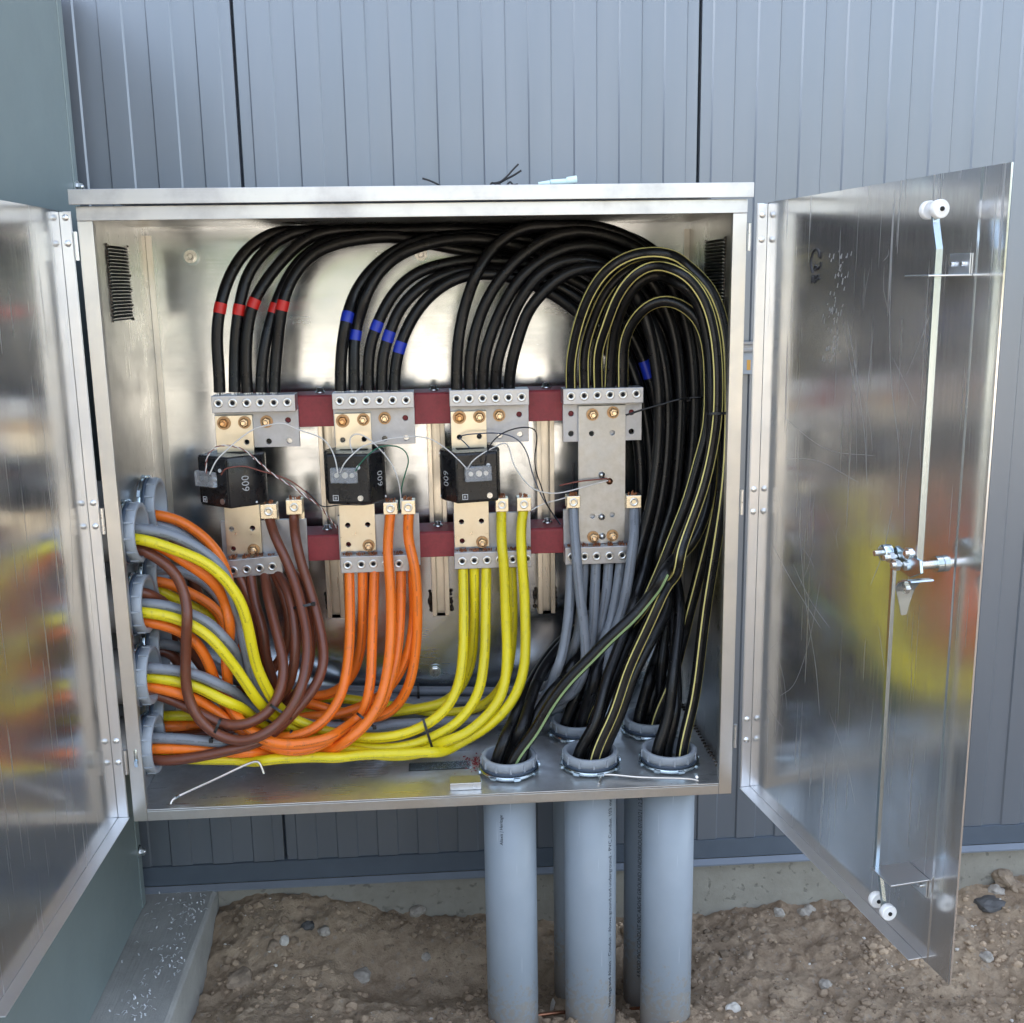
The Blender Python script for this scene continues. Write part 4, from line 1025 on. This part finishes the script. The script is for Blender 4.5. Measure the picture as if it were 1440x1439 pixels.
# mouths of the floor conduits
def mouth(c, j):
    x, y = CON[c]; off = [(-.028, -.004), (.0, .020), (.026, -.006), (.004, -.026)][j]; return Vector((x+off[0], y+off[1], .05))
TOP = { # waypoints from the top lug up and over to the bundle on the right
 'A': ['309,552,.285 308,520 305,480 308,440,.29 324,386,.31 352,347,.33 391,324,.35 436,313,.37 520,305,.385 620,303,.40 720,303,.41 820,312,.415 900,340,.42 955,390,.425 980,450,.425 988,540,.425 985,640,.425 972,740,.41',
       '330,552,.285 330,520 331,480 336,436,.295 349,385,.31 377,349,.325 413,327,.34 458,316,.36 540,312,.375 640,312,.385 740,318,.395 830,335,.40 895,370,.405 938,420,.41 962,480,.41 972,560,.41 972,650,.41 958,745,.40',
       '348,552,.285 346,520 347,474 356,427,.29 377,391,.305 405,358,.32 436,333,.335 474,318,.35 530,309,.365 640,318,.37 740,333,.38 820,352,.39 880,390,.40 920,440,.40 943,500,.40 954,580,.40 956,660,.40 944,750,.39',
       '367,552,.285 368,520 372,488 384,441,.295 399,402,.305 419,369,.32 447,347,.335 491,334,.345 547,333,.355 640,341,.365 740,352,.37 815,374,.38 866,410,.39 903,460,.39 926,520,.39 938,600,.39 940,680,.39 930,760,.38',
       '386,552,.285 387,520 390,488 397,430,.295 408,397,.305 430,366,.315 460,347,.325 516,335,.335 558,334,.345 640,350,.355 730,366,.36 800,390,.37 850,425,.38 886,475,.38 908,535,.38 922,610,.38 925,690,.38 915,765,.37'],
 'B': ['479,550,.285 479,520 481,488 488,447,.29 499,413,.30 519,383,.31 552,355,.325 585,340,.335 627,333,.345 680,331,.355 760,340,.36 840,362,.365 900,405,.37 940,460,.375 962,530,.375 970,610,.375 968,690,.37 950,770,.36',
       '498,549,.285 498,515 499,472 508,436,.295 519,405,.30 541,374,.31 572,352,.32 613,340,.33 669,336,.34 750,352,.345 825,378,.35 880,420,.355 918,475,.36 940,540,.36 950,615,.36 950,690,.355 935,770,.345',
       '518,549,.285 518,520 520,488 530,458,.29 541,433,.295 560,405,.30 588,383,.31 627,371,.32 669,366,.325 740,372,.33 810,396,.335 862,436,.34 898,490,.345 918,550,.345 929,620,.345 929,700,.34 918,775,.335',
       '537,549,.285 537,525 539,497 547,472,.29 560,438,.295 583,411,.30 613,391,.31 655,379,.318 720,383,.322 790,405,.326 842,445,.33 880,500,.335 902,560,.335 914,630,.335 915,705,.33 905,775,.325',
       '555,549,.285 555,535 556,513 562,488,.29 574,458,.293 594,427,.298 622,402,.305 655,387,.31 700,386,.315 770,410,.318 825,452,.322 862,505,.326 886,565,.328 899,635,.328 901,710,.325 893,775,.32'],
 'C': ['642,547,.285 642,530 643,494 649,451,.285 660,411,.285 678,369,.288 705,338,.29 742,317,.295 779,309,.30 834,314,.31 880,332,.32 922,362,.325 958,410,.33 978,470,.33 986,540,.33 984,630,.325 972,730,.315 950,790,.30',
       '661,547,.285 660,525 663,494 672,454,.28 687,417,.278 712,381,.275 742,353,.275 779,332,.277 819,326,.282 864,335,.29 912,360,.30 946,405,.305 966,460,.31 975,530,.31 974,620,.305 962,710,.30 940,780,.29',
       '679,547,.285 679,530 681,503 693,463,.275 709,427,.27 733,390,.265 767,362,.265 803,347,.268 840,346,.275 880,362,.285 918,400,.29 944,455,.295 956,530,.295 955,620,.29 945,710,.285 925,780,.275',
       '697,547,.285 697,530 699,509 712,469,.27 724,436,.262 742,405,.255 764,381,.253 791,367,.255 830,366,.26 870,384,.27 903,425,.278 926,480,.28 938,550,.28 938,630,.278 928,710,.27 910,780,.262',
       '716,547,.285 716,530 719,512 730,472,.265 745,433,.255 767,408,.248 791,387,.245 819,377,.245 849,377,.25 880,396,.258 906,440,.265 920,500,.268 927,560,.27 925,640,.265 914,715,.26 896,780,.25'],
}
DOWN = { # last stretch, conduit index and slot, with hand set way points where the photograph shows the cable
 ('A', 0): (3, 0, ''), ('A', 1): (4, 0, '952,800,.36 938,880,.33'), ('A', 2): (3, 1, '915,840,.36'), ('A', 3): (0, 0, '885,838,.37 835,872,.36 790,901,.33 746,962,.235 727,1001,.165 715,1034,.12'),
 ('A', 4): (0, 1, '880,820,.36 836,860,.35 800,897,.32 765,940,.25 746,984,.17 735,1023,.125'),
 ('B', 0): (4, 1, '946,848,.33 935,920,.30'), ('B', 1): (2, 1, '945,850,.28 950,940,.18 950,1000,.13'), ('B', 2): (1, 1, '900,850,.28 872,930,.18'), ('B', 3): (0, 2, '865,860,.33 812,925,.28 778,970,.20 748,1020,.135'), ('B', 4): (3, 2, '872,850,.31 845,940,.29'),
 ('C', 0): (2, 0, '956,860,.20 947,945,.13 939,1010,.11'), ('C', 1): (1, 2, '938,857,.19 918,896,.15 890,951,.12 871,1007,.10'), ('C', 2): (4, 2, '940,850,.29 930,940,.28'), ('C', 3): (1, 0, '885,870,.20 852,960,.13 836,1020,.10'), ('C', 4): (2, 2, '930,850,.18 960,950,.11'),
}
DOWN[('C', 4)] = (3, 3, '880,850,.27 850,930,.27')
ORD = ['first', 'second', 'third', 'fourth', 'fifth']
TAPE = {('A', 0): (310, 435), ('A', 1): (335, 437), ('A', 2): (355, 429), ('A', 3): (386, 432), ('A', 4): (397, 428), ('B', 0): (489, 450), ('B', 1): (499, 474), ('B', 2): (528, 460), ('B', 3): (546, 474), ('B', 4): (561, 491)}
WHERE = {'A': 'leftmost top lug', 'B': 'second top lug', 'C': 'third top lug'}
CLAMPT = []
for ph in 'ABC':
    for k, s_ in enumerate(TOP[ph]):
        c, j, mid = DOWN[(ph, k)]; pts = wp(s_, .285); last = pts[-1]
        if mid: pts += wp(mid, .3)
        m_ = mouth(c, j)
        if not mid: pts.append(last.lerp(m_, .5)+Vector((0, .01, .02)))
        pts += [m_, m_+Vector((0, 0, -.14))]
        lb = '%s %sblack cable from the left, rising out of the %s' % (ORD[k], {'A': 'red taped ', 'B': 'blue taped ', 'C': 'untaped '}[ph], WHERE[ph])
        c_ = cable('power_cable', 'black', pts, RB, lb, 'cable', 'black cables from the top lugs', (1, 2))
        if (ph, k) in TAPE: c_['post'].append(lambda o, P, q=TAPE[(ph, k)], m__='tape_red' if ph == 'A' else 'tape_blue': band(o, P, nearest(P[:60], *q), .015, RB+.0006, m__, 'tape_band'))
        if (ph, k) == ('B', 2):
            q = (922, 515) if k == 2 else (905, 512)
            c_['post'].append(lambda o, P, q=q: band(o, P, len(P)//3+nearest(P[len(P)//3:2*len(P)//3], *q), .022, RB+.0008, 'tape_blue', 'tape_band'))
GND = [
 ('803,545,.285 803,509,.26 815,451,.22 831,411,.19 852,381,.165 880,362,.15 913,355,.14 944,361,.13 974,381,.12 999,408,.11 1015,451,.105 1021,494,.10 1022,540,.10 1022,620,.10 1017,690,.10 1007,760,.105 992,854,.11 976,979,.108', 2, 2, (-1.0, .55), 'stripe'),
 ('822,545,.285 822,494,.27 834,451,.245 852,411,.225 877,384,.21 904,372,.20 929,370,.195 953,381,.19 978,407,.185 999,445,.18 1012,494,.175 1016,555,.17 1014,640,.17 1004,720,.18 985,800,.20 964,880,.23 946,951,.26', 4, 3, (-1.0, .6), 'stripe'),
 ('840,545,.285 840,494,.25 852,457,.215 867,417,.185 889,387,.16 916,372,.145 944,373,.13 971,393,.12 993,427,.11 1005,475,.105 1009,524,.10 1008,585,.10 1000,640,.10 989,685,.10 970,739,.10 948,796,.10 916,870,.10 884,940,.10 864,1000,.10', 1, 3, (-.65, .8), 'stripe'),
 ('857,545,.285 860,494,.275 867,451,.25 883,414,.225 904,390,.21 928,382,.20 953,390,.19 976,414,.18 991,454,.17 999,500,.16 1001,560,.15 1001,640,.15 996,700,.15 979,752,.13 950,792,.105 890,868,.085 860,895,.08 827,929,.08 799,957,.08 771,995,.082 752,1029,.085', 0, 3, (.35,), 'stripe_green'),
 ('875,545,.285 877,479,.27 889,451,.255 913,427,.235 938,420,.22 962,430,.21 982,448,.20 993,479,.195 997,524,.19 995,600,.19 982,650,.19 968,700,.19 948,752,.19 925,810,.20 900,860,.22 878,900,.25 850,950,.28', 3, 3, (1.15, -.8), 'stripe'),
]
for k, (s_, c, j, angs, sm_) in enumerate(GND):
    m_ = mouth(c, j); pts = wp(s_, .285)+[m_, m_+Vector((0, 0, -.14))]
    lb = '%s yellow striped black cable from the left looping up from the neutral bar' % ORD[k]
    if k == 3: lb = 'fourth striped black cable from the neutral bar, crossing left with a green stripe'
    c_ = cable('ground_cable', 'black', pts, RB, lb, 'cable', 'yellow striped black cables', (1, 2))
    def post(o, P, angs=angs, k=k):
        n = len(P)
        if k == 3: stripe(o, P[:int(n*.60)], RB, -1.0, 'stripe'); stripe(o, P[int(n*.60)-1:], RB, -.35, 'stripe_green', .0030)
        else:
            for a_ in angs: stripe(o, P, RB, a_, 'stripe')
    c_['post'].append(post)

COLR = [ # colour, side conduit index, slot, way points, label
 ('brown', 0, 0, '191,769,.085 204,775,.085 222,785,.085 242,800,.08 255,820,.08 262,845,.075 264,861 262,892,.07 261,930 261,960 267,989,.065 283,1016,.06 306,1034,.06 335,1043,.06 364,1038,.06 390,1020,.065 409,999,.07 420,979,.08 427,956,.095 431,937,.11 433,912,.13 431,887,.155 426,862,.18 417,827,.21 404,791,.235 389,760,.245 381,738,.28 379,728,.287', 'brown cable hanging in a big loop from the topmost front bushing', 1),
 ('brown', 2, 0, '211,975,.08 234,981,.085 252,988,.085 271,997,.085 290,1008,.085 310,1018,.085 333,1022,.085 357,1016,.085 380,1001,.09 393,979,.10 398,960,.11 399,931,.13 393,906,.15 386,877,.18 377,841,.22 372,806,.275', 'brown cable of the inner front loop from the third front bushing', 1),
 ('brown', 3, 0, '219,1070,.07 248,1069,.07 287,1063,.072 325,1055,.078 355,1047,.085 380,1034,.09 403,1014,.10 428,986,.12 446,962,.14 454,944,.15 456,919,.165 452,894,.18 445,862,.20 433,820,.225 422,787,.235 415,753,.245 414,738,.28 413,722,.287', 'brown cable rising from the lowest front bushing to the outer small lug', 1),
 ('brown', 1, 0, '202,831,.09 216,839,.10 234,850,.14 250,880,.18 268,915,.21 305,960,.21 350,985,.19 385,988,.17 406,966,.16 414,931,.16 416,906,.17 413,869,.19 404,830,.23 390,806,.272', 'brown cable under the grey one in the second front bushing', 1),
 ('brown', 5, 0, '226,815,.22 238,840,.23 243,885,.24 246,925,.25 275,970,.25 335,985,.24 386,965,.22 380,944,.22 373,920,.22 372,900,.22 369,880,.225 359,850,.245 352,806,.275', 'brown cable dropping out of the second rear bushing', 1),
 ('brown', 4, 0, '226,735,.24 260,790,.28 285,850,.30 310,910,.30 345,950,.29 368,935,.27 366,912,.26 362,880,.255 350,840,.26 334,806,.275', 'brown cable in the dark behind the orange ones, leftmost at its lug', 1),
 ('brown', 6, 0, '236,915,.20 262,945,.22 310,975,.24 360,962,.25 392,931,.25 403,912,.245 407,887,.245 405,860,.25 399,835,.26 386,806,.278', 'brown cable from the third rear bushing behind the loops', 1),
 ('orange', 0, 1, '189,754,.09 215,764,.095 240,777,.10 267,795,.10 285,806,.105 304,822,.11 318,848,.115 324,874,.115 325,905,.115 321,936,.115 321,967,.115 327,992,.115 341,1016,.10 362,1037,.085 400,1048,.080 447,1043,.09 487,1030,.115 511,1003,.145 521,960,.17 523,910,.20 525,860,.235 527,800,.275', 'orange cable that hangs in an S below the yellow one at the topmost front bushing', 1),
 ('orange', 1, 1, '217,876,.085 235,880,.09 255,887,.095 272,898,.10 286,917,.105 297,942,.11 309,974,.115 322,1000,.12 345,1025,.11 370,1036,.095 397,1038,.09 430,1032,.10 460,1010,.12 480,977,.155 489,933,.185 492,893,.215 492,850,.25 491,800,.278', 'orange cable falling from the second front bushing, leftmost at its lug', 1),
 ('orange', 2, 1, '209,965,.085 235,970,.088 255,977,.09 279,986,.095 300,998,.10 325,1014,.105 350,1034,.10 380,1050,.085 415,1057,.082 455,1048,.095 500,1024,.125 534,998,.16 548,960,.18 557,927,.20 563,860,.24 564,798,.278', 'orange cable running flat out of the third front bushing', 1),
 ('orange', 3, 1, '215,1053,.075 248,1053,.078 287,1054,.08 316,1057,.085 355,1061,.09 394,1063,.095 430,1060,.095 467,1050,.10 507,1027,.115 533,990,.135 547,927,.17 550,860,.205 548,809,.22 545,775,.235 547,742,.27 549,722,.287', 'orange cable low on the floor from the lowest front bushing', 1),
 ('orange', 4, 1, '217,724,.24 235,726,.24 260,736,.24 285,754,.24 304,774,.24 316,796,.24 324,830,.24 332,880,.25 345,940,.26 375,978,.26 420,987,.25 450,993,.25 485,1007,.24 518,1015,.23 550,1001,.22 574,967,.21 584,920,.22 587,860,.225 583,795,.23 574,760,.245 574,738,.275 575,722,.287', 'orange cable arching highest from the topmost rear bushing', 1),
 ('orange', 5, 1, '225,817,.20 240,821,.21 269,835,.21 297,850,.21 310,864,.215 325,915,.24 365,968,.26 410,985,.27 440,980,.27 467,976,.265 492,955,.26 506,920,.26 510,860,.265 510,800,.278', 'orange cable from the second rear bushing behind the yellow ones', 1),
 ('yellow', 0, 2, '190,757,.065 214,762,.065 247,774,.068 279,786,.07 304,802,.073 325,825,.076 340,850,.08 350,887,.085 356,919,.09 363,944,.095 375,968,.10 390,993,.125 413,1012,.14 445,1025,.145 497,1036,.142 547,1037,.14 593,1023,.15 627,998,.165 645,964,.185 651,920,.205 652,860,.24 651,796,.278', 'yellow cable with black print sweeping over from the topmost front bushing', 1),
 ('yellow', 1, 2, '201,860,.065 222,864,.067 247,869,.07 272,880,.075 297,897,.08 316,920,.085 332,940,.09 345,960,.095 358,980,.10 374,998,.13 400,1018,.145 432,1032,.15 480,1046,.145 547,1053,.135 607,1039,.145 647,1013,.16 672,977,.18 681,927,.205 683,860,.24 684,796,.278', 'yellow cable bending down from the second front bushing', 1),
 ('yellow', 2, 2, '209,952,.08 235,956,.085 272,964,.09 300,977,.095 325,992,.10 352,1008,.13 395,1036,.15 440,1050,.145 497,1056,.13 547,1063,.118 597,1058,.122 640,1041,.132 680,1012,.148 706,977,.168 713,927,.195 711,860,.22 709,800,.235 705,760,.245 705,735,.275 705,718,.287', 'yellow cable running out of the third front bushing to the inner small lug', 1),
 ('yellow', 3, 2, '217,1062,.08 260,1067,.085 306,1068,.088 384,1067,.088 450,1064,.093 520,1061,.105 600,1057,.12 652,1042,.135 697,1013,.15 724,980,.168 737,940,.185 739,893,.205 737,827,.23 733,770,.243 733,735,.275 736,718,.287', 'yellow cable lying lowest along the cabinet floor from the lowest front bushing', 1),
 ('yellow', 5, 2, '228,830,.22 245,842,.23 270,853,.235 297,868,.24 320,908,.25 355,958,.27 410,978,.30 490,983,.32 530,990,.31 580,997,.30 630,1003,.285 680,992,.27 709,960,.26 719,910,.26 721,860,.265 719,796,.278', 'yellow cable from the second rear bushing crossing behind the orange group', 1),
 ('yellow', 7, 2, '240,1007,.18 300,1006,.20 360,1002,.23 430,998,.27 520,1004,.29 597,995,.29 627,987,.285 650,964,.275 662,933,.27 667,877,.27 667,796,.28', 'yellow cable from the lowest rear bushing, dim at the back', 1),
 ('gray', 0, 3, '190,744,.085 222,747,.088 254,757,.092 285,775,.10 310,797,.105 328,840,.115 341,894,.125 347,919,.13 353,944,.135 361,970,.14 378,992,.15 410,1012,.17 460,1022,.20 560,1018,.24 640,1014,.26 720,1004,.26 763,984,.24 780,957,.23 793,909,.235 800,860,.25 803,790,.278', 'grey cable above the yellow one in the topmost front bushing', 1),
 ('gray', 4, 3, '219,737,.24 235,741,.245 260,752,.25 290,776,.26 318,815,.27 335,865,.28 348,915,.30 375,950,.34 430,969,.40 500,971,.42 580,972,.43 640,972,.43 720,972,.42 776,962,.36 803,940,.30 812,900,.28 818,850,.275 821,790,.28', 'grey cable topmost of the pair strapped along the back of the floor', 1),
 ('gray', 1, 3, '201,849,.08 229,850,.082 254,858,.086 279,868,.09 303,883,.10 318,905,.11 335,940,.125 352,970,.15 390,992,.22 470,985,.36 560,986,.40 640,986,.40 730,988,.37 795,972,.30 823,932,.27 832,896,.265 836,840,.27 838,790,.28', 'grey cable above the yellow one in the second front bushing', 1),
 ('gray', 5, 3, '240,800,.21 266,807,.215 288,818,.22 312,845,.23 332,895,.25 360,948,.29 420,976,.36 500,980,.41 640,981,.43 745,985,.42 812,962,.36 842,885,.30 852,840,.28 856,790,.28', 'grey cable from the second rear bushing, dark behind the orange cables', 1),
 ('gray', 2, 3, '209,940,.08 247,943,.085 272,947,.09 297,957,.10 330,980,.12 372,1006,.16 440,1022,.22 560,1024,.27 680,1012,.31 765,1004,.33 825,970,.30 855,890,.27 866,840,.268 873,790,.28', 'grey cable topmost in the third front bushing', 1),
 ('gray', 3, 3, '215,1038,.075 267,1040,.08 306,1044,.085 370,1044,.12 450,1034,.20 560,1028,.28 700,1014,.34 790,996,.34 838,965,.29 866,885,.235 878,851,.225 887,792,.235 892,750,.25 892,732,.275 892,712,.287', 'grey cable flat in the lowest front bushing', 1),
 ('gray', 6, 3, '236,905,.20 265,915,.22 300,935,.24 350,966,.28 420,988,.34 560,990,.37 700,985,.36 790,985,.30 818,955,.24 824,925,.225 821,880,.225 816,839,.23 810,775,.243 807,735,.275 806,712,.287', 'grey cable from the third rear bushing to the left small neutral lug', 1),
 ('orange', 7, 1, '240,1022,.18 300,1020,.19 360,1026,.20 420,1010,.22 480,1004,.235 540,975,.235 570,930,.235 582,870,.25 580,800,.285', 'orange cable from the lowest rear bushing, mostly hidden', 1),
 ('brown', 7, 0, '240,1034,.18 300,1030,.18 360,1016,.18 405,990,.18 428,958,.19 437,912,.195 432,862,.225 420,815,.26 408,803,.29', 'brown cable from the lowest rear bushing, hidden behind the loops', 1),
]
for col, si, slot, s_, lb, e in COLR:
    y, z = SIDE[si]; pts = wp(s_, .1)
    oz = {0: -.022, 1: -.012, 2: -.003, 3: .016}[slot]; oy = {0: -.012, 1: .012, 2: -.012, 3: .008}[slot]
    first = pts[0]; inside = Vector((-.60, min(max(first.y, y-.034), y+.034), min(max(first.z, z-.034), z+.034)))
    pts = [Vector((-.72, y+oy*1.8, z+oz*1.4)), inside]+pts
    cable('branch_cable', col, pts, RC if col != 'brown' else .0108, lb, 'cable', col.replace('gray', 'grey')+' cables', (2, 2))
settle(); build_cables()

# ------------------------------------------------------------------ cable ties
def tie(pts, lb, w=.0026, head=True):
    P = relax(spline(pts, .004), 2); t = thing('cable_tie', P[0], lb, 'cable tie', 'black cable ties')
    MB().tube(P, w, 8).build('strap', 'tie', t)
    if head: p = P[-1]; MB().box(p.x-.0042, p.x+.0042, p.y-.005, p.y+.002, p.z-.004, p.z+.004).build('tie_head', 'tie', t, .001)
def loop_tie(a, b, d, lb, thick=.016, head=True):
    A, B = at(*a, d), at(*b, d); C = (A+B)/2; h = (B-A)/2; back = (C-CAM).normalized()
    pts = [C+h*math.cos(q)*1.05-back*math.sin(q)*thick*(1 if math.sin(q) > 0 else 1.1) for q in [math.pi*2*i/20 for i in range(21)]]
    t = thing('cable_tie', C, lb, 'cable tie', 'black cable ties'); b_ = MB(); n = len(pts); 
    ax = h.cross(back).normalized()*.0027; vs = []
    for p in pts: o_ = (p-C).normalized()*.0017; vs += [p-ax, p-ax+o_, p+ax+o_, p+ax]
    b_.add(vs, [(i*4+j, i*4+(j+1) % 4, (i+1)*4+(j+1) % 4, (i+1)*4+j) for i in range(n-1) for j in range(4)]); b_.build('strap', 'tie', t)
    if head: p = C+h*.9-back*thick*.75; MB().box(p.x-.004, p.x+.004, p.y-.004, p.y+.003, p.z-.004, p.z+.004).build('tie_head', 'tie', t, .001)
loop_tie((414, 855), (442, 849), .195, 'black cable tie round the two upper brown cables')
loop_tie((310, 1012), (296, 1043), .065, 'black cable tie at the bottom of the brown loops')
loop_tie((381, 992), (409, 1010), .085, 'black cable tie higher up on the brown loops')
loop_tie((410, 1028), (403, 1066), .105, 'black cable tie standing upright round the lower orange cables')
loop_tie((503, 1004), (528, 1024), .125, 'slanted black cable tie round the orange cables')
loop_tie((595, 1011), (610, 1059), .125, 'long black cable tie round the front yellow cables')
loop_tie((588, 963), (589, 993), .405, 'black cable tie round the grey pair at the back')
loop_tie((348, 1012), (336, 1022), .112, 'short black cable tie low on the hanging orange cable', .014)
loop_tie((996, 582), (1030, 581), .10, 'horizontal black cable tie round the striped cables by the right frame', .02)
tie([at(880, 584, .26), at(905, 576, .25), at(930, 569, .24), at(962, 560, .235), at(968, 562, .26)], 'loose black cable tie tail reaching out beside the neutral lug', .0022)
tie([at(966, 560, .27), at(985, 559, .26), at(1000, 560, .22)], 'short grey black tie across the dark bundle', .0020, False)

# ------------------------------------------------------------------ thin sensing wires
def wire(s_, d0, mk, lb, r=.0015, twist=None):
    P = relax(spline(wp(s_, d0), .006), 2)
    if twist:
        t = thing('sensing_wire', P[0], lb, 'wire', 'thin sensing wires'); T = tangents(P); N = normals(P, T); L = 0; Q = ([], [])
        for i, p in enumerate(P):
            if i: L += (P[i]-P[i-1]).length
            a_ = L*260; d = N[i]*math.cos(a_)+T[i].cross(N[i])*math.sin(a_); Q[0].append(p+d*.0012); Q[1].append(p-d*.0012)
        MB().tube(Q[0], .0012, 6).build('conductor', mk, t); MB().tube(Q[1], .0012, 6).build('conductor', twist, t)
    else:
        tag(MB().tube(P, r, 7).build('sensing_wire', mk, origin=P[0]), lb, 'wire', 'thin sensing wires')
wire('290,666,.205 290,648,.20 296,634 309,627,.205 325,627,.215 345,634,.22 363,649 385,668,.225 410,684 437,703,.23 451,713 462,728,.26 475,744,.30', .2, 'wire_white', 'twisted white and brown wire from the left transformer down to the lower rail', twist='wire_brown')
wire('295,667,.205 304,648,.20 322,630 340,615,.22 358,603 378,598,.235 398,595 412,601 424,606 440,611,.24 455,618 466,632 472,648,.215 475,666,.21', .2, 'wire_white', 'white wire arching between the left and middle transformers', .0014)
wire('311,668,.205 315,660,.20 327,657 345,656 365,662 390,669,.23 408,676 430,692 447,708,.24 462,728,.27 475,743,.30', .2, 'wire_brown', 'single brown wire leaving the left transformer', .0014)
wire('478,665,.208 484,652,.20 496,639 508,629,.22 522,624 545,618,.25 567,615 585,614 604,617,.25 627,631 646,648,.215 657,660,.21', .2, 'wire_white', 'white wire linking the middle and right transformers', .0014)
wire('500,663,.208 504,655,.20 511,647 522,636,.215 536,628 550,627 562,629,.24 572,637 575,648 571,662 566,680,.25 563,700 561,718,.27', .2, 'wire_green', 'green wire from the middle transformer to the orange lugs', .0014)
wire('496,636,.225 492,625,.24 492,615 500,610 512,613 524,622 538,636,.235 550,652 559,672,.24 563,694 564,716,.265', .2, 'wire_white', 'white wire looping over the middle transformer to the orange lugs', .0014)
wire('430,690,.235 442,702 451,712,.24 480,710,.228 513,710,.226 530,707 541,705,.235', .2, 'wire_black', 'thin black lashing under the middle transformer', .0013)
wire('682,653,.21 684,640,.20 690,625,.22 700,614 712,607,.25 728,602 743,601 753,604 755,618,.26 752,642 754,664 760,681 769,709,.28 778,724 788,738,.30', .2, 'wire_black', 'black wire hooping over from the right transformer', .0015)
wire('661,631,.235 653,622,.25 646,615,.284 658,611,.26 674,610 690,609 705,610,.27 720,614 732,622 742,640 747,660 753,678 764,702,.28 777,722 788,737,.30', .2, 'wire_blue', 'slate blue wire through the bus bar hole of the right transformer', .0014)
wire('658,659,.21 663,650,.20 671,643 682,636,.21 697,628 712,623,.24 717,634 721,650 731,668 745,684,.26 758,691 781,694 807,689,.27 832,682 855,676,.28', .2, 'wire_white', 'white wire from the right transformer to the neutral bar screw', .0014)
wire('787,683,.272 800,680 816,677,.275 836,675 854,673,.28', .2, 'wire_brown', 'short brown wire end pointing at the neutral bar screw', .0017)
wire('747,718,.28 757,712 769,707,.285 782,704 796,700,.285', .2, 'wire_white', 'short white wire between the yellow and neutral lugs', .0013)
tag(MB().tube([at(807, 651, .33), at(806, 665, .33), at(806, 690, .33)], .0022, 8).build('wire_stub', 'wire_black'), 'short black wire stub left of the neutral bar', 'wire')

# ------------------------------------------------------------------ loose things
t = thing('bent_rod', atz(300, 1100, ZF), 'bent bright hold open rod lying at the left on the cabinet floor', 'rod')
P = [atz(240, 1131, ZF+.003), atz(242, 1125, ZF+.010), atz(252, 1119, ZF+.013), at(300, 1097, .040), at(352, 1073, .060), at(362, 1070.5, .062), at(366, 1075, .060), at(371, 1088, .056)]
MB().tube(relax(spline(P, .006), 1), .0027, 10).build('rod', 'strut', t)
MB().cyl(atz(246, 1122, ZF+.0125), atz(251, 1119.5, ZF+.0125), .0042, n=10).build('rod_sleeve', 'zinc', t)
t = thing('bent_rod', atz(920, 1096, ZF), 'thin bent hold open rod on the floor before the right conduits', 'rod')
P = [atz(842, 1102, ZF+.003), atz(844, 1096, ZF+.006), atz(848, 1090, ZF+.008), atz(900, 1093, ZF+.008), atz(975, 1096, ZF+.006), atz(982, 1098, ZF+.003)]
MB().tube(relax(spline(P, .006), 1), .0022, 10).build('rod', 'strut', t)
MB().cyl(atz(980, 1093, ZF+.001), atz(980, 1093, ZF+.008), .0032, n=10).build('rod_clip', 'strut', t)
ZL = 1.2225
def loose(pts, lb): 
    P = [Vector(p) for p in pts]; tag(MB().tube(relax(spline(P, .004), 1), .0031, 7, squash=.6).build('loose_tie', 'tie', origin=P[0]), lb, 'cable tie', 'loose ties on the lid')
a = at(594, 251, .02); loose([a, at(604, 254, .02), at(613, 258, .02), at(622, 263, .02)], 'single black cable tie sticking up alone on the cabinet lid')
y_ = .06
loose([at(690, 258, y_), at(703, 256, y_), at(714, 247, y_), at(722, 238, y_), at(729, 231, y_)], 'tallest black cable tie of the pile on the lid')
loose([at(700, 259, y_+.01), at(712, 252, y_), at(722, 247, y_), at(733, 240, y_)], 'black cable tie with its square head raised in the pile on the lid')
p = at(735, 238, y_); 
loose([at(689, 262, y_), at(692, 256, y_), at(697, 260, y_), at(701, 256, y_), at(704, 262, y_)], 'crumpled black cable tie at the left of the pile on the lid')
loose([at(712, 262, y_), at(718, 255, y_), at(721, 261, y_), at(728, 259, y_)], 'short black cable tie lying right of the pile on the lid')
t = thing('plastic_tube', at(785, 255, .04), 'pale teal plastic tube with a nozzle lying on the cabinet lid', 'tube')
MB().cyl(at(797, 254, .04), at(811, 252, .04), .0062, .0066, n=16).build('body', 'teal_plastic', t)
MB().cyl(at(774, 256, .04), at(797, 255, .04), .0042, .0048, n=14).build('neck', 'teal_plastic', t)
MB().cyl(at(757, 258, .04), at(773, 257, .04), .0022, .0042, n=14).build('nozzle', 'teal_plastic', t)
bpy.context.view_layer.update()
